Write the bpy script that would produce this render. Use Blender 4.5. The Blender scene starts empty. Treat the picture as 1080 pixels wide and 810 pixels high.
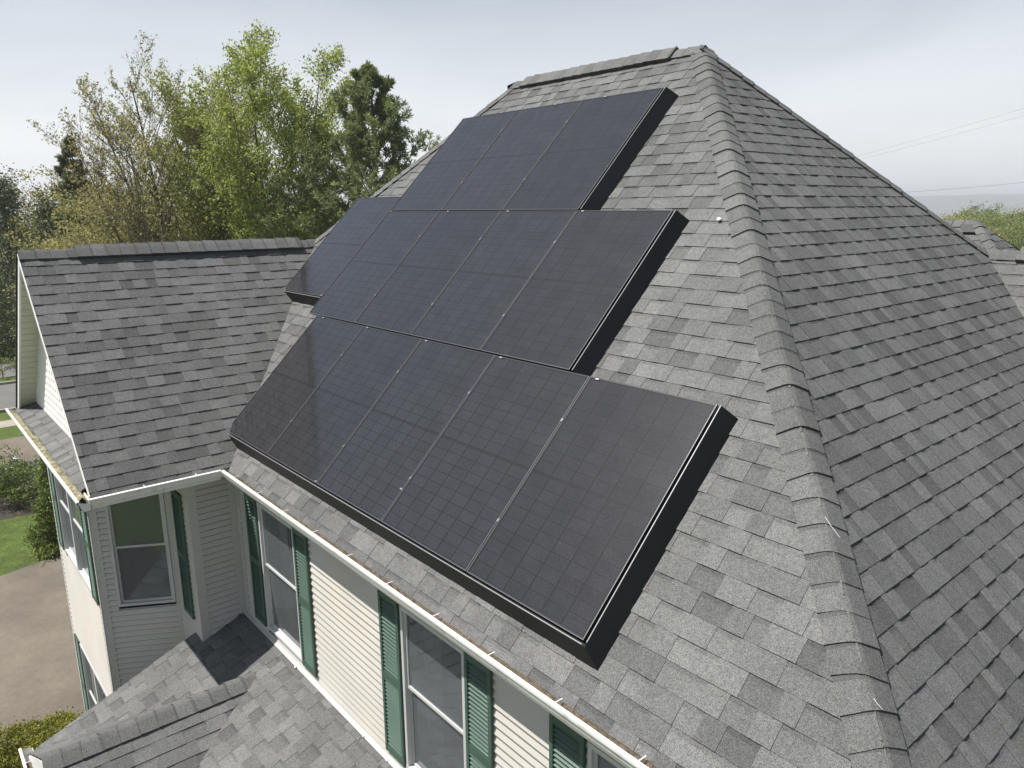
import bpy, math, random
import numpy as np
from mathutils import Vector, Matrix
R = math.radians
scene = bpy.context.scene
COL = scene.collection

# ------------------------------------------------------------------ camera
CAM = Vector((0.0, -2.7535, 2.7526))
YAW, PIT, ROL = -0.87113, -0.22922, -0.008343
fw = Vector((math.sin(YAW)*math.cos(PIT), math.cos(YAW)*math.cos(PIT), math.sin(PIT)))
rt = Vector((math.cos(YAW), -math.sin(YAW), 0)); up = rt.cross(fw)
rt2 = math.cos(ROL)*rt + math.sin(ROL)*up
up2 = -math.sin(ROL)*rt + math.cos(ROL)*up
cd = bpy.data.cameras.new('camera'); cam = bpy.data.objects.new('camera', cd); COL.objects.link(cam)
cam.matrix_world = Matrix(((rt2.x, up2.x, -fw.x, CAM.x), (rt2.y, up2.y, -fw.y, CAM.y), (rt2.z, up2.z, -fw.z, CAM.z), (0, 0, 0, 1)))
cd.sensor_width = 36; cd.lens = 797.43/1080*36; cd.clip_start = 0.05; cd.clip_end = 30000
scene.camera = cam

# ------------------------------------------------------------------ light
SUN = Vector((-0.63, -1.0, 2.2)).normalized()
EL = math.asin(SUN.z); AZ = math.atan2(SUN.x, SUN.y)
w = bpy.data.worlds.new('World'); scene.world = w; w.use_nodes = True
nt = w.node_tree; nt.nodes.clear()
def wn(t, **k):
    n = nt.nodes.new(t)
    for a, b in k.items(): setattr(n, a, b)
    return n
sky = wn('ShaderNodeTexSky', sky_type='NISHITA', sun_disc=False)
sky.sun_elevation = EL; sky.sun_rotation = AZ % (2*math.pi)
sky.air_density = 1.25; sky.dust_density = 1.2; sky.ozone_density = 1.0
tc = wn('ShaderNodeTexCoord'); mp = wn('ShaderNodeMapping'); mp.inputs['Scale'].default_value = (1.0, 1.0, 3.6)
nz = wn('ShaderNodeTexNoise'); nz.inputs['Scale'].default_value = 1.9; nz.inputs['Detail'].default_value = 7; nz.inputs['Roughness'].default_value = .52; nz.inputs['Distortion'].default_value = .6
cr = wn('ShaderNodeValToRGB'); cr.color_ramp.elements[0].position = .34; cr.color_ramp.elements[0].color = (.74, .74, .74, 1)
cr.color_ramp.elements[1].position = .66; cr.color_ramp.elements[1].color = (.97, .97, .97, 1)
mx = wn('ShaderNodeMixRGB'); mx.inputs['Color2'].default_value = (14.0, 14.3, 14.9, 1)
sz = wn('ShaderNodeSeparateXYZ'); mr = wn('ShaderNodeMapRange'); mr.inputs['From Min'].default_value = 0.0; mr.inputs['From Max'].default_value = .44; mr.inputs['To Min'].default_value = 1.0; mr.inputs['To Max'].default_value = .03
mu = wn('ShaderNodeMath', operation='MULTIPLY', use_clamp=True)
bg = wn('ShaderNodeBackground'); bg.inputs['Strength'].default_value = 0.05
wo = wn('ShaderNodeOutputWorld')
L = nt.links.new
L(tc.outputs['Generated'], mp.inputs['Vector']); L(mp.outputs['Vector'], nz.inputs['Vector']); L(nz.outputs['Fac'], cr.inputs['Fac'])
L(tc.outputs['Generated'], sz.inputs[0]); L(sz.outputs['Z'], mr.inputs['Value']); L(cr.outputs['Color'], mu.inputs[0]); L(mr.outputs[0], mu.inputs[1]); L(mu.outputs[0], mx.inputs['Fac']); L(sky.outputs['Color'], mx.inputs['Color1']); L(mx.outputs['Color'], bg.inputs['Color']); L(bg.outputs['Background'], wo.inputs['Surface'])
sd = bpy.data.lights.new('sun', 'SUN'); sd.energy = 5.0; sd.angle = R(.53); sd.color = (1, .965, .905)
so = bpy.data.objects.new('sun', sd); COL.objects.link(so); so.rotation_euler = SUN.to_track_quat('Z', 'Y').to_euler(); so.location = (0, 0, 60)
vs = scene.view_settings; vs.view_transform = 'Standard'; vs.look = 'None'; vs.exposure = 0.66; vs.gamma = 1; vs.use_curve_mapping = False
scene.render.engine = 'CYCLES'

# ------------------------------------------------------------------ materials
def mat(name, base, rough=.7, spec=.5, coat=0, coat_rough=.03, noise=None, bump=None, tone=False, translucent=0, metallic=0, stain=None):
    m = bpy.data.materials.new(name); m.use_nodes = True; t = m.node_tree; n = t.nodes; l = t.links.new
    b = n['Principled BSDF']; b.inputs['Base Color'].default_value = (*base, 1); b.inputs['Roughness'].default_value = rough
    b.inputs['Specular IOR Level'].default_value = spec; b.inputs['Coat Weight'].default_value = coat; b.inputs['Coat Roughness'].default_value = coat_rough
    b.inputs['Metallic'].default_value = metallic
    rgb = n.new('ShaderNodeRGB'); rgb.outputs[0].default_value = (*base, 1); cur = rgb.outputs[0]
    tcn = n.new('ShaderNodeTexCoord')
    def mul(cur, fac):
        q = n.new('ShaderNodeVectorMath'); q.operation = 'MULTIPLY'; l(cur, q.inputs[0]); l(fac, q.inputs[1]); return q.outputs[0]
    if tone:
        a = n.new('ShaderNodeAttribute'); a.attribute_name = 'tone'; cur = mul(cur, a.outputs['Fac'])
    if noise:
        for sc, lo, hi in noise:
            x = n.new('ShaderNodeTexNoise'); x.inputs['Scale'].default_value = sc; x.inputs['Detail'].default_value = 3
            l(tcn.outputs['Object'], x.inputs['Vector'])
            r = n.new('ShaderNodeMapRange'); r.inputs['From Min'].default_value = .3; r.inputs['From Max'].default_value = .7
            r.inputs['To Min'].default_value = lo; r.inputs['To Max'].default_value = hi; l(x.outputs['Fac'], r.inputs['Value']); cur = mul(cur, r.outputs[0])
    if stain:
        sc, col, lo, hi = stain
        x = n.new('ShaderNodeTexNoise'); x.inputs['Scale'].default_value = sc; x.inputs['Detail'].default_value = 5; l(tcn.outputs['Object'], x.inputs['Vector'])
        r = n.new('ShaderNodeMapRange'); r.inputs['From Min'].default_value = lo; r.inputs['From Max'].default_value = hi; l(x.outputs['Fac'], r.inputs['Value'])
        q = n.new('ShaderNodeMixRGB'); q.inputs['Color2'].default_value = (*col, 1); l(r.outputs[0], q.inputs['Fac']); l(cur, q.inputs['Color1']); cur = q.outputs[0]
    l(cur, b.inputs['Base Color'])
    if bump:
        sc, st, di = bump
        x = n.new('ShaderNodeTexNoise'); x.inputs['Scale'].default_value = sc; x.inputs['Detail'].default_value = 2; l(tcn.outputs['Object'], x.inputs['Vector'])
        bp = n.new('ShaderNodeBump'); bp.inputs['Strength'].default_value = st; bp.inputs['Distance'].default_value = di; l(x.outputs['Fac'], bp.inputs['Height']); l(bp.outputs['Normal'], b.inputs['Normal'])
    if translucent:
        tr = n.new('ShaderNodeBsdfTranslucent'); l(cur, tr.inputs['Color']); mxs = n.new('ShaderNodeMixShader'); mxs.inputs[0].default_value = translucent
        l(b.outputs[0], mxs.inputs[1]); l(tr.outputs[0], mxs.inputs[2]); l(mxs.outputs[0], n['Material Output'].inputs['Surface'])
    return m

def granules(name, base, sc=330):
    m = mat(name, base, rough=.92, spec=.25, tone=True, noise=[(.9, .90, 1.10), (5, .94, 1.06), (38, .90, 1.10)], bump=(sc, .5, .002))
    t = m.node_tree; n = t.nodes; l = t.links.new; b = n['Principled BSDF']
    src = b.inputs['Base Color'].links[0].from_socket
    v = n.new('ShaderNodeTexVoronoi'); v.inputs['Scale'].default_value = sc
    l(n['Texture Coordinate'].outputs['Object'], v.inputs['Vector'])
    sp = n.new('ShaderNodeSeparateColor'); l(v.outputs['Color'], sp.inputs[0])
    r = n.new('ShaderNodeMapRange'); r.inputs['To Min'].default_value = .45; r.inputs['To Max'].default_value = 1.55; l(sp.outputs[0], r.inputs['Value'])
    q = n.new('ShaderNodeVectorMath'); q.operation = 'MULTIPLY'; l(src, q.inputs[0]); l(r.outputs[0], q.inputs[1]); l(q.outputs[0], b.inputs['Base Color'])
    return m

M = {}
M['shingle'] = granules('asphalt_shingle', (.116, .1165, .115))
M['edge_shade'] = mat('rake_edge_shade', (.03, .03, .03), .95)
M['white'] = mat('white_aluminium', (.80, .79, .77), .35, noise=[(3, .93, 1.02)])
M['gutter'] = mat('gutter_aluminium', (.70, .69, .665), .35, noise=[(2, .92, 1.02)], stain=(9, (.42, .38, .30), .60, .8))
M['trim'] = mat('cream_trim', (.43, .425, .39), .5, noise=[(2, .95, 1.03)])
M['siding'] = mat('vinyl_siding', (.455, .43, .40), .55, noise=[(1.5, .94, 1.04), (30, .98, 1.02)], stain=(1.3, (.55, .47, .36), .55, .95))
M['scallop'] = mat('gable_shingle_white', (.80, .79, .77), .5, tone=True)
M['soffit'] = mat('soffit', (.62, .62, .52), .6)
M['green'] = mat('green_shutter', (.045, .088, .064), .45, noise=[(4, .9, 1.1)])
M['sash'] = mat('window_sash', (.47, .47, .46), .45, noise=[(3, .92, 1.04)])
M['room'] = mat('dark_room', (.035, .037, .04), .9)
M['curtain'] = mat('curtain', (.55, .55, .54), .9, noise=[(3, .8, 1.1)])
M['debris'] = mat('gutter_litter', (.105, .082, .055), .95, noise=[(25, .5, 1.4), (120, .6, 1.4)], bump=(60, 1, .01))
M['pollen'] = mat('gutter_pollen', (.24, .22, .13), .95, noise=[(14, .45, 1.3), (90, .6, 1.4)], bump=(50, 1, .01))
M['black'] = mat('black_aluminium', (.006, .0062, .0072), .45, spec=.3, noise=[(1.5, .8, 1.3), (40, .85, 1.15)])
M['vent'] = mat('black_vent', (.012, .013, .016), .6)
M['clamp'] = mat('clamp_metal', (.34, .34, .35), .4, metallic=.7)
M['frame'] = mat('panel_frame', (.03, .031, .034), .3, spec=.6)
M['edge'] = mat('frame_edge', (.22, .22, .225), .4, metallic=.3)
M['bark'] = mat('bark', (.13, .11, .09), .9, noise=[(4, .7, 1.2)])
M['lawn'] = mat('lawn', (.085, .130, .018), .95, noise=[(.25, .7, 1.25), (3, .75, 1.25), (18, .6, 1.4)], bump=(60, 1, .05))
M['field'] = mat('field', (.07, .085, .03), .95, noise=[(.02, .7, 1.3), (.3, .8, 1.2)])
M['drive'] = mat('driveway_asphalt', (.138, .116, .090), .9, noise=[(.35, .82, 1.14), (1.7, .86, 1.1), (9, .93, 1.06), (70, .8, 1.2)], bump=(90, .6, .006))
M['street'] = mat('street_asphalt', (.12, .117, .115), .9, noise=[(.5, .9, 1.1), (40, .85, 1.15)])
M['path'] = mat('concrete_path', (.28, .25, .21), .9, noise=[(2, .9, 1.1)])
M['mulch'] = mat('mulch', (.042, .034, .026), .95, noise=[(8, .6, 1.4)], bump=(30, 1, .04))
M['hill'] = mat('far_hill', (.045, .06, .035), .95, noise=[(.004, .8, 1.2)])
M['wire'] = mat('wire', (.05, .05, .05), .6)
M['picket'] = mat('white_picket', (.72, .72, .70), .5)
def leaf(name, c, tr=.35): return mat(name, c, .6, spec=.35, tone=True, translucent=tr)
M['leaf_olive'] = leaf('leaf_olive', (.32, .295, .11), .5)
M['leaf_spring'] = leaf('leaf_spring', (.34, .35, .10), .5)
M['leaf_green'] = leaf('leaf_green', (.30, .345, .075), .5)
M['leaf_yellow'] = leaf('leaf_yellow', (.32, .27, .07), .4)
M['leaf_mid'] = leaf('leaf_mid', (.21, .25, .07), .45)
M['leaf_dark'] = leaf('leaf_dark', (.10, .12, .05), .25)
M['needle'] = leaf('needle', (.185, .22, .085), .35)
M['hedge'] = leaf('leaf_hedge', (.21, .215, .03), .3)
M['arbor'] = leaf('leaf_arborvitae', (.125, .165, .035), .3)

def glass_mat():
    m = bpy.data.materials.new('window_glass'); m.use_nodes = True; t = m.node_tree; n = t.nodes; l = t.links.new
    for x in list(n):
        if x.type == 'BSDF_PRINCIPLED': n.remove(x)
    tr = n.new('ShaderNodeBsdfTransparent'); tr.inputs[0].default_value = (.62, .66, .68, 1)
    gl = n.new('ShaderNodeBsdfGlossy'); gl.inputs['Roughness'].default_value = .02; gl.inputs['Color'].default_value = (.9, .95, 1, 1)
    fr = n.new('ShaderNodeFresnel'); fr.inputs['IOR'].default_value = 1.9
    df = n.new('ShaderNodeBsdfDiffuse'); df.inputs['Color'].default_value = (.16, .17, .18, 1)   # insect screen
    m1 = n.new('ShaderNodeMixShader'); m1.inputs[0].default_value = .5; l(tr.outputs[0], m1.inputs[1]); l(df.outputs[0], m1.inputs[2])
    m2 = n.new('ShaderNodeMixShader'); l(fr.outputs[0], m2.inputs[0]); l(m1.outputs[0], m2.inputs[1]); l(gl.outputs[0], m2.inputs[2])
    l(m2.outputs[0], n['Material Output'].inputs['Surface']); return m
M['glass'] = glass_mat()

PW, PL, PITCHW = 1.134, 1.712, 1.147
def panel_mat():
    m = mat('solar_cells', (.02, .021, .025), .38, spec=.22, coat=.85, coat_rough=.06)
    t = m.node_tree; n = t.nodes; l = t.links.new; b = n['Principled BSDF']; b.inputs['Coat IOR'].default_value = 1.34
    sx = n.new('ShaderNodeSeparateXYZ'); l(n['Texture Coordinate'].outputs['Object'], sx.inputs[0])
    def mth(op, a, c=None, d=None):
        q = n.new('ShaderNodeMath'); q.operation = op
        for i, v in enumerate((a, c, d)):
            if v is None: continue
            if isinstance(v, (int, float)): q.inputs[i].default_value = v
            else: l(v, q.inputs[i])
        return q.outputs[0]
    cw = (PW-.034)/6; chh = (PL-.054)/18
    ux = mth('DIVIDE', mth('SUBTRACT', sx.outputs['X'], .017), cw)
    y0 = mth('SUBTRACT', sx.outputs['Y'], .017)
    half = mth('GREATER_THAN', y0, 9*chh+.010)
    vy = mth('DIVIDE', mth('SUBTRACT', y0, mth('MULTIPLY', half, .020)), chh)
    fx = mth('ABSOLUTE', mth('SUBTRACT', mth('FRACT', ux), .5)); fy = mth('ABSOLUTE', mth('SUBTRACT', mth('FRACT', vy), .5))
    gx = mth('GREATER_THAN', fx, .5-.0044/cw); gy = mth('GREATER_THAN', fy, .5-.0026/chh)
    gm = mth('LESS_THAN', mth('ABSOLUTE', mth('SUBTRACT', y0, 9*chh+.010)), .0035)
    gap = mth('MAXIMUM', mth('MAXIMUM', gx, mth('MULTIPLY', gy, .9)), gm)
    # busbars, thin wires running up the cell
    bb = mth('GREATER_THAN', mth('ABSOLUTE', mth('SUBTRACT', mth('FRACT', mth('MULTIPLY', ux, 10)), .5)), .455)
    # fine cross hatch of the fingers
    fg = mth('GREATER_THAN', mth('FRACT', mth('MULTIPLY', vy, 14)), .62)
    # per cell tone
    cx = n.new('ShaderNodeCombineXYZ'); l(mth('FLOOR', ux), cx.inputs[0]); l(mth('FLOOR', vy), cx.inputs[1])
    wn_ = n.new('ShaderNodeTexWhiteNoise'); l(cx.outputs[0], wn_.inputs['Vector'])
    tone = mth('MULTIPLY_ADD', wn_.outputs['Value'], .16, .90)
    dust = n.new('ShaderNodeTexNoise'); dust.inputs['Scale'].default_value = 5; dust.inputs['Detail'].default_value = 6; l(n['Texture Coordinate'].outputs['Object'], dust.inputs['Vector'])
    k = mth('ADD', tone, mth('MULTIPLY', bb, 1.1)); k = mth('ADD', k, mth('MULTIPLY', fg, .45)); oi = n.new('ShaderNodeObjectInfo'); k = mth('MULTIPLY', k, mth('MULTIPLY_ADD', oi.outputs['Random'], .25, .88)); k = mth('MULTIPLY', k, mth('MULTIPLY_ADD', dust.outputs['Fac'], .7, .65))
    gl = n.new('ShaderNodeTexVoronoi'); gl.inputs['Scale'].default_value = 420; l(n['Texture Coordinate'].outputs['Object'], gl.inputs['Vector'])
    gs = n.new('ShaderNodeSeparateColor'); l(gl.outputs['Color'], gs.inputs[0]); k = mth('MULTIPLY', k, mth('MULTIPLY_ADD', mth('POWER', gs.outputs[0], 4), 1.8, .68))  # glitter painted as bright speckle in the base colour
    k = mth('MULTIPLY', k, mth('SUBTRACT', 1, mth('MULTIPLY', gap, .97)))
    vm = n.new('ShaderNodeVectorMath'); vm.operation = 'SCALE'; vm.inputs[0].default_value = (.0180, .0180, .0205); l(k, vm.inputs['Scale']); l(vm.outputs[0], b.inputs['Base Color'])
    l(mth('MULTIPLY_ADD', dust.outputs['Fac'], .08, .02), b.inputs['Coat Roughness'])
    l(mth('MULTIPLY_ADD', gap, .2, .30), b.inputs['Roughness'])
    return m
M['cells'] = panel_mat()

# ------------------------------------------------------------------ object helpers
def tag(o, label=None, cat=None, group=None, kind=None):
    if label: o['label'] = label
    if cat: o['category'] = cat
    if group: o['group'] = group
    if kind: o['kind'] = kind
    return o
def empty(name, loc=(0, 0, 0), parent=None):
    o = bpy.data.objects.new(name, None); COL.objects.link(o); o.location = loc; o.empty_display_size = .2
    if parent: o.parent = parent
    return o
V = Vector
class MB:
    def __init__(s): s.v = []; s.f = []; s.t = []; s.m = []; s.cm = 0
    def face(s, pts, tone=1.0, mi=None):
        b = len(s.v); s.v += [tuple(p) for p in pts]; s.f.append(tuple(range(b, b+len(pts)))); s.t.append(tone); s.m.append(s.cm if mi is None else mi)
    def box(s, o, a, b, c, tone=1.0):
        o, a, b, c = V(o), V(a), V(b), V(c)
        if a.cross(b).dot(c) < 0: a, b = b, a
        p = [o, o+a, o+a+b, o+b]; q = [x+c for x in p]; k = len(s.v)
        s.v += [tuple(x) for x in p+q]
        for f in ((3, 2, 1, 0), (4, 5, 6, 7), (0, 1, 5, 4), (1, 2, 6, 5), (2, 3, 7, 6), (3, 0, 4, 7)):
            s.f.append(tuple(k+i for i in f)); s.t.append(tone); s.m.append(s.cm)
    def abox(s, x0, x1, y0, y1, z0, z1): s.box((x0, y0, z0), (x1-x0, 0, 0), (0, y1-y0, 0), (0, 0, z1-z0))
    def extrude(s, prof, a, b, cap=True):          # prof: list of 3D points at the start; a,b offsets along
        a, b = V(a), V(b); n = len(prof)
        for i in range(n-1 if not cap else n):
            p, q = V(prof[i]), V(prof[(i+1) % n]); s.face([p+a, q+a, q+b, p+b])
        if cap: s.face([V(p)+a for p in prof][::-1]); s.face([V(p)+b for p in prof])
    def tube(s, p, q, r0, r1, n=6):
        p, q = V(p), V(q); d = (q-p)
        if d.length < 1e-6: return
        d.normalize(); a = d.orthogonal().normalized(); b = d.cross(a); k = len(s.v)
        for c, r in ((p, r0), (q, r1)):
            for i in range(n):
                an = 2*math.pi*i/n; s.v.append(tuple(c+r*(math.cos(an)*a+math.sin(an)*b)))
        for i in range(n):
            j = (i+1) % n; s.f.append((k+i, k+j, k+n+j, k+n+i)); s.t.append(1.0); s.m.append(s.cm)
    def build(s, name, mats, parent=None, label=None, smooth=False):
        me = bpy.data.meshes.new(name); me.from_pydata(s.v, [], s.f); 
        if not isinstance(mats, (list, tuple)): mats = [mats]
        for m in mats: me.materials.append(m)
        if any(s.m): me.polygons.foreach_set('material_index', s.m)
        a = me.attributes.new('tone', 'FLOAT_COLOR', 'FACE') if False else me.attributes.new('tone', 'FLOAT', 'FACE')
        a.data.foreach_set('value', s.t)
        if smooth: me.polygons.foreach_set('use_smooth', [True]*len(s.f))
        me.update()
        o = bpy.data.objects.new(name, me); COL.objects.link(o)
        if parent: o.parent = parent
        if label: o['label'] = label
        return o

def clip(poly, region):            # both lists of (u,v); region convex ccw
    out = poly
    n = len(region)
    for i in range(n):
        a, b = region[i], region[(i+1) % n]; ex, ey = b[0]-a[0], b[1]-a[1]
        inp, out = out, []
        if not inp: return []
        for j in range(len(inp)):
            p, q = inp[j-1], inp[j]
            dp = ex*(p[1]-a[1])-ey*(p[0]-a[0]); dq = ex*(q[1]-a[1])-ey*(q[0]-a[0])
            if (dp >= 0) != (dq >= 0):
                t = dp/(dp-dq); out.append((p[0]+t*(q[0]-p[0]), p[1]+t*(q[1]-p[1])))
            if dq >= 0: out.append(q)
    return out
def shingles(mb, O, U, W, region, seed, lo=.13, hi=.36, expo=.143, v_off=0.0, detail=True):
    O, U, W = V(O), V(U).normalized(), V(W).normalized(); N = U.cross(W)
    if N.z < 0: N = -N
    ar = sum(region[i-1][0]*region[i][1]-region[i][0]*region[i-1][1] for i in range(len(region)))
    if ar < 0: region = region[::-1]
    rng = random.Random(seed)
    us = [p[0] for p in region]; vsn = [p[1] for p in region]
    def P(u, v, h): return O+U*u+W*v+N*h
    mb.face([P(u, v, -.016) for u, v in region], .2)
    k = math.floor((min(vsn)-v_off)/expo); kmax = math.ceil((max(vsn)-v_off)/expo)
    while k < kmax:
        v0 = v_off+k*expo; v1 = v0+expo
        u = min(us)-rng.random()*.4; tooth = rng.random() < .5; last = 1
        while u < max(us):
            wd = rng.uniform(lo, hi) if not tooth else rng.uniform(lo*1.1, hi*.95)
            if rng.random() < .12: wd *= 1.6
            u1 = u+wd
            t = rng.choice((.74, .80, .88, .94, 1.0, 1.04, 1.09, 1.18)) * rng.uniform(.96, 1.04)
            if tooth: t = .7*t+.31
            hb, ht = ((.0100, .003) if tooth else (.0060, .0))
            cells = [(v0, v1, 1.0)]
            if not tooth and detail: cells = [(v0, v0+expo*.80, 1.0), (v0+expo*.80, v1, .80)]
            jit = rng.uniform(-.0008, .0008)
            for ci, (a, b, f) in enumerate(cells):
                q = clip([(u, a), (u1, a), (u1, b), (u, b)], region)
                if len(q) < 3: continue
                def h(v): return hb+(ht-hb)*(v-v0)/expo+jit*(1-(v-v0)/expo)
                top = [P(x, y, h(y)) for x, y in q]
                if (top[1]-top[0]).cross(top[2]-top[1]).dot(N) < 0: top = top[::-1]; q = q[::-1]
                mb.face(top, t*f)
                if detail:
                    for i in range(len(q)):
                        x, y = q[i]; x2, y2 = q[(i+1) % len(q)]
                        if abs(y-y2) < 1e-6 and abs(y-a) > 1e-4: continue
                        if ci == 1 and abs(y-y2) < 1e-6: continue
                        if abs(x-x2) < 1e-6 and not tooth: continue
                        mb.face([P(x, y, -.012), P(x2, y2, -.012), P(x2, y2, h(y2)), P(x, y, h(y))], t*.75)
            u = u1; tooth = not tooth
        k += 1

def caps(mb, A, B, dA, dB, expo=.165, half=.135, lift=.013, seed=0, base=.0, tone=1.0):
    """bent cap shingles from A (low end) to B (high end); dA,dB point down each slope, square to the line"""
    A, B = V(A), V(B); D = (B-A); Ln = D.length; D.normalize(); dA, dB = V(dA), V(dB)
    dA = (dA-D*dA.dot(D)).normalized(); dB = (dB-D*dB.dot(D)).normalized()
    nA = D.cross(dA); nB = D.cross(dB)
    if nA.dot(-dB) < 0: nA = -nA
    if nB.dot(-dA) < 0: nB = -nB
    upn = (nA+nB).normalized(); bis = upn
    rng = random.Random(seed); s = 0
    def prof(c, h):
        h += base
        k = 1/max(.3, upn.dot(nA))
        h += .010
        return [c+dA*half+nA*h, c+dA*half*.45+nA*h, c+dA*half*.16+nA*(h-.001), c+upn*(h*k-.013), c+dB*half*.16+nB*(h-.001), c+dB*half*.45+nB*h, c+dB*half+nB*h]
    while s < Ln:
        e = min(s+expo*rng.uniform(.93, 1.07), Ln+.02); ex = min(e+.01, Ln+.02)
        hl = lift+rng.uniform(-.004, .005)
        sk = rng.uniform(-.016, .016)
        t = rng.uniform(.84, 1.10)*tone
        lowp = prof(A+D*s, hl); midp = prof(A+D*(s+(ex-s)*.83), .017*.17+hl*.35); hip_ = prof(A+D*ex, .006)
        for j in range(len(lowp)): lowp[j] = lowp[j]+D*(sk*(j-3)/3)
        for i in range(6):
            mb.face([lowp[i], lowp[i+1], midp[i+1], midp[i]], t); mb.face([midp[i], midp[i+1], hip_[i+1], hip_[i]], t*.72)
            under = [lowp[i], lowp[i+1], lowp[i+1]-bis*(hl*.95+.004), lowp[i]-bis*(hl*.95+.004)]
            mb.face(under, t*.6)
        for i in (0, 6):
            n = nA if i == 0 else nB
            mb.face([lowp[i], hip_[i], hip_[i]-n*(.012+base), lowp[i]-n*(hl+.006+base)], t*.6)
        s = e

# ------------------------------------------------------------------ the house roof
TQ = .976; AX, AY, AZZ = -5.300, 4.405, 4.405; RLX = -8.355
NS = .96
house = empty('house', (-6, 4, -5.6))
tag(house, 'two storey cream house with steep grey shingle roofs, green shutters and solar panels', 'house')
HOFF = V((6, -4, 5.6))
def hp(o):                     # child of the house keeps world coordinates
    o.location = HOFF; return o
def part(mb, name, mats, parent=None, label=None, smooth=False):
    if parent is None: return hp(mb.build(name, mats, house, label, smooth))
    return mb.build(name, mats, parent, label, smooth)

s2 = math.sqrt(2)
mb = MB()
shingles(mb, (0, 0, 0), (1, 0, 0), (0, 1, 1), [(-8.06, -.092), (-.70, -.092), (AX, AY*s2), (RLX, AY*s2), (-10.45, 2.31*s2)], 3, lo=.10, hi=.22)
se = math.hypot(1, TQ)
exw = AX+AY/TQ       # eave x of the E plane
shingles(mb, (exw, 0, 0), (0, 1, 0), (-1, 0, TQ), [(-.0, -.03), (4.41, -.03), (6.655, 2.245/TQ*se), (AY, AY/TQ*se)], 4, lo=.05, hi=.19, v_off=.05)
shingles(mb, (-12.76, 0, 0), (0, 1, 0), (1, 0, 1), [(-1.42, -.03), (8.95, -.03), (6.7, 2.3*s2), (-1.42, 2.3*s2)], 5, detail=False)
shingles(mb, (-12.76, 0, 0), (0, 1, 0), (1, 0, 1), [(2.3, 2.3*s2), (6.7, 2.3*s2), (AY, AY*s2)], 6, detail=False)
sn = math.hypot(1, NS); yN = AY+AY/NS
shingles(mb, (0, yN, 0), (1, 0, 0), (0, -1, NS), [(-12.76, -.03), (-.79, -.03), (AX, AY/NS*sn), (RLX, AY/NS*sn)], 7, detail=False)
main_roof = part(mb, 'roof', M['shingle'], label='main hip roof of grey architectural shingles')
# wing roof east slope
mb = MB()
WX, WZ, WY = -10.43, 2.30, -1.415
shingles(mb, (-8.13, 0, 0), (0, 1, 0), (-1, 0, 1), [(WY, -.04), (.03, -.04), (2.33, WZ*s2), (WY, WZ*s2)], 8, lo=.09, hi=.24, v_off=.02)
# skirt roof under the gable
shingles(mb, (0, -1.44, -.02), (1, 0, 0), (0, 1, .42), [(-12.68, -.02), (-8.36, -.02), (-8.52, .30), (-12.5, .30)], 9, lo=.1, hi=.22)
wing_roof = part(mb, 'roof', M['shingle'], label='gable roof of the wing in darker grey shingles')
# east wing + north wing
mb = MB()
shingles(mb, (0, 4.41, 0), (1, 0, 0), (0, 1, 1), [(exw, -.03), (5, -.03), (5, 2.245*s2), (-3.10, 2.245*s2)], 10, lo=.13, hi=.34)
shingles(mb, (0, 6.655+2.245, 0), (1, 0, 0), (0, -1, 1), [(-.8, -.03), (5, -.03), (5, 2.245*s2), (-3.10, 2.245*s2)], 11, detail=False)
for yy, s in ((5.0, 1),):
    mb.face([(4.9, 4.5, -.05), (4.9, 8.8, -.05), (4.9, 6.655, 2.15)], .9)
east_roof = part(mb, 'roof', M['shingle'], label='roof of the low wing at the far right')
# far hipped roof
mb = MB()
RZ = 2.50; RY = 10.0
shingles(mb, (0, RY-RZ, 0), (1, 0, 0), (0, 1, 1), [(-9, .2), (-4.35+RZ*1.1, .2), (-4.35, RZ*s2), (-9, RZ*s2)], 12, lo=.14, hi=.3)
shingles(mb, (-4.35+RZ*1.1, RY, 0), (0, 1, 0), (-1.1, 0, 1), [(-RZ+.2, .2), (RZ-.2, .2), (0, RZ*math.hypot(1, 1.1))], 13, detail=False)
shingles(mb, (0, RY+RZ, 0), (1, 0, 0), (0, -1, 1), [(-9, .2), (-4.35+RZ*1.1, .2), (-4.35, RZ*s2), (-9, RZ*s2)], 14, detail=False)
north_roof = part(mb, 'roof', M['shingle'], label='small hipped roof beyond the far right wing')
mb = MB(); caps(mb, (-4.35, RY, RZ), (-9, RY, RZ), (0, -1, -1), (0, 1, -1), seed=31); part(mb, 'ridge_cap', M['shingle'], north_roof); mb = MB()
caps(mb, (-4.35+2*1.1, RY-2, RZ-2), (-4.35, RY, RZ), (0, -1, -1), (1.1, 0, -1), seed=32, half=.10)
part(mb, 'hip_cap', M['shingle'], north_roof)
mb = MB(); mb.box((-4.44, 9.80, 2.32), (.17, 0, 0), (-.09, .11, .11), (0, -.025, .025)); part(mb, 'roof_vent', M['vent'], north_roof)

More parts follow.
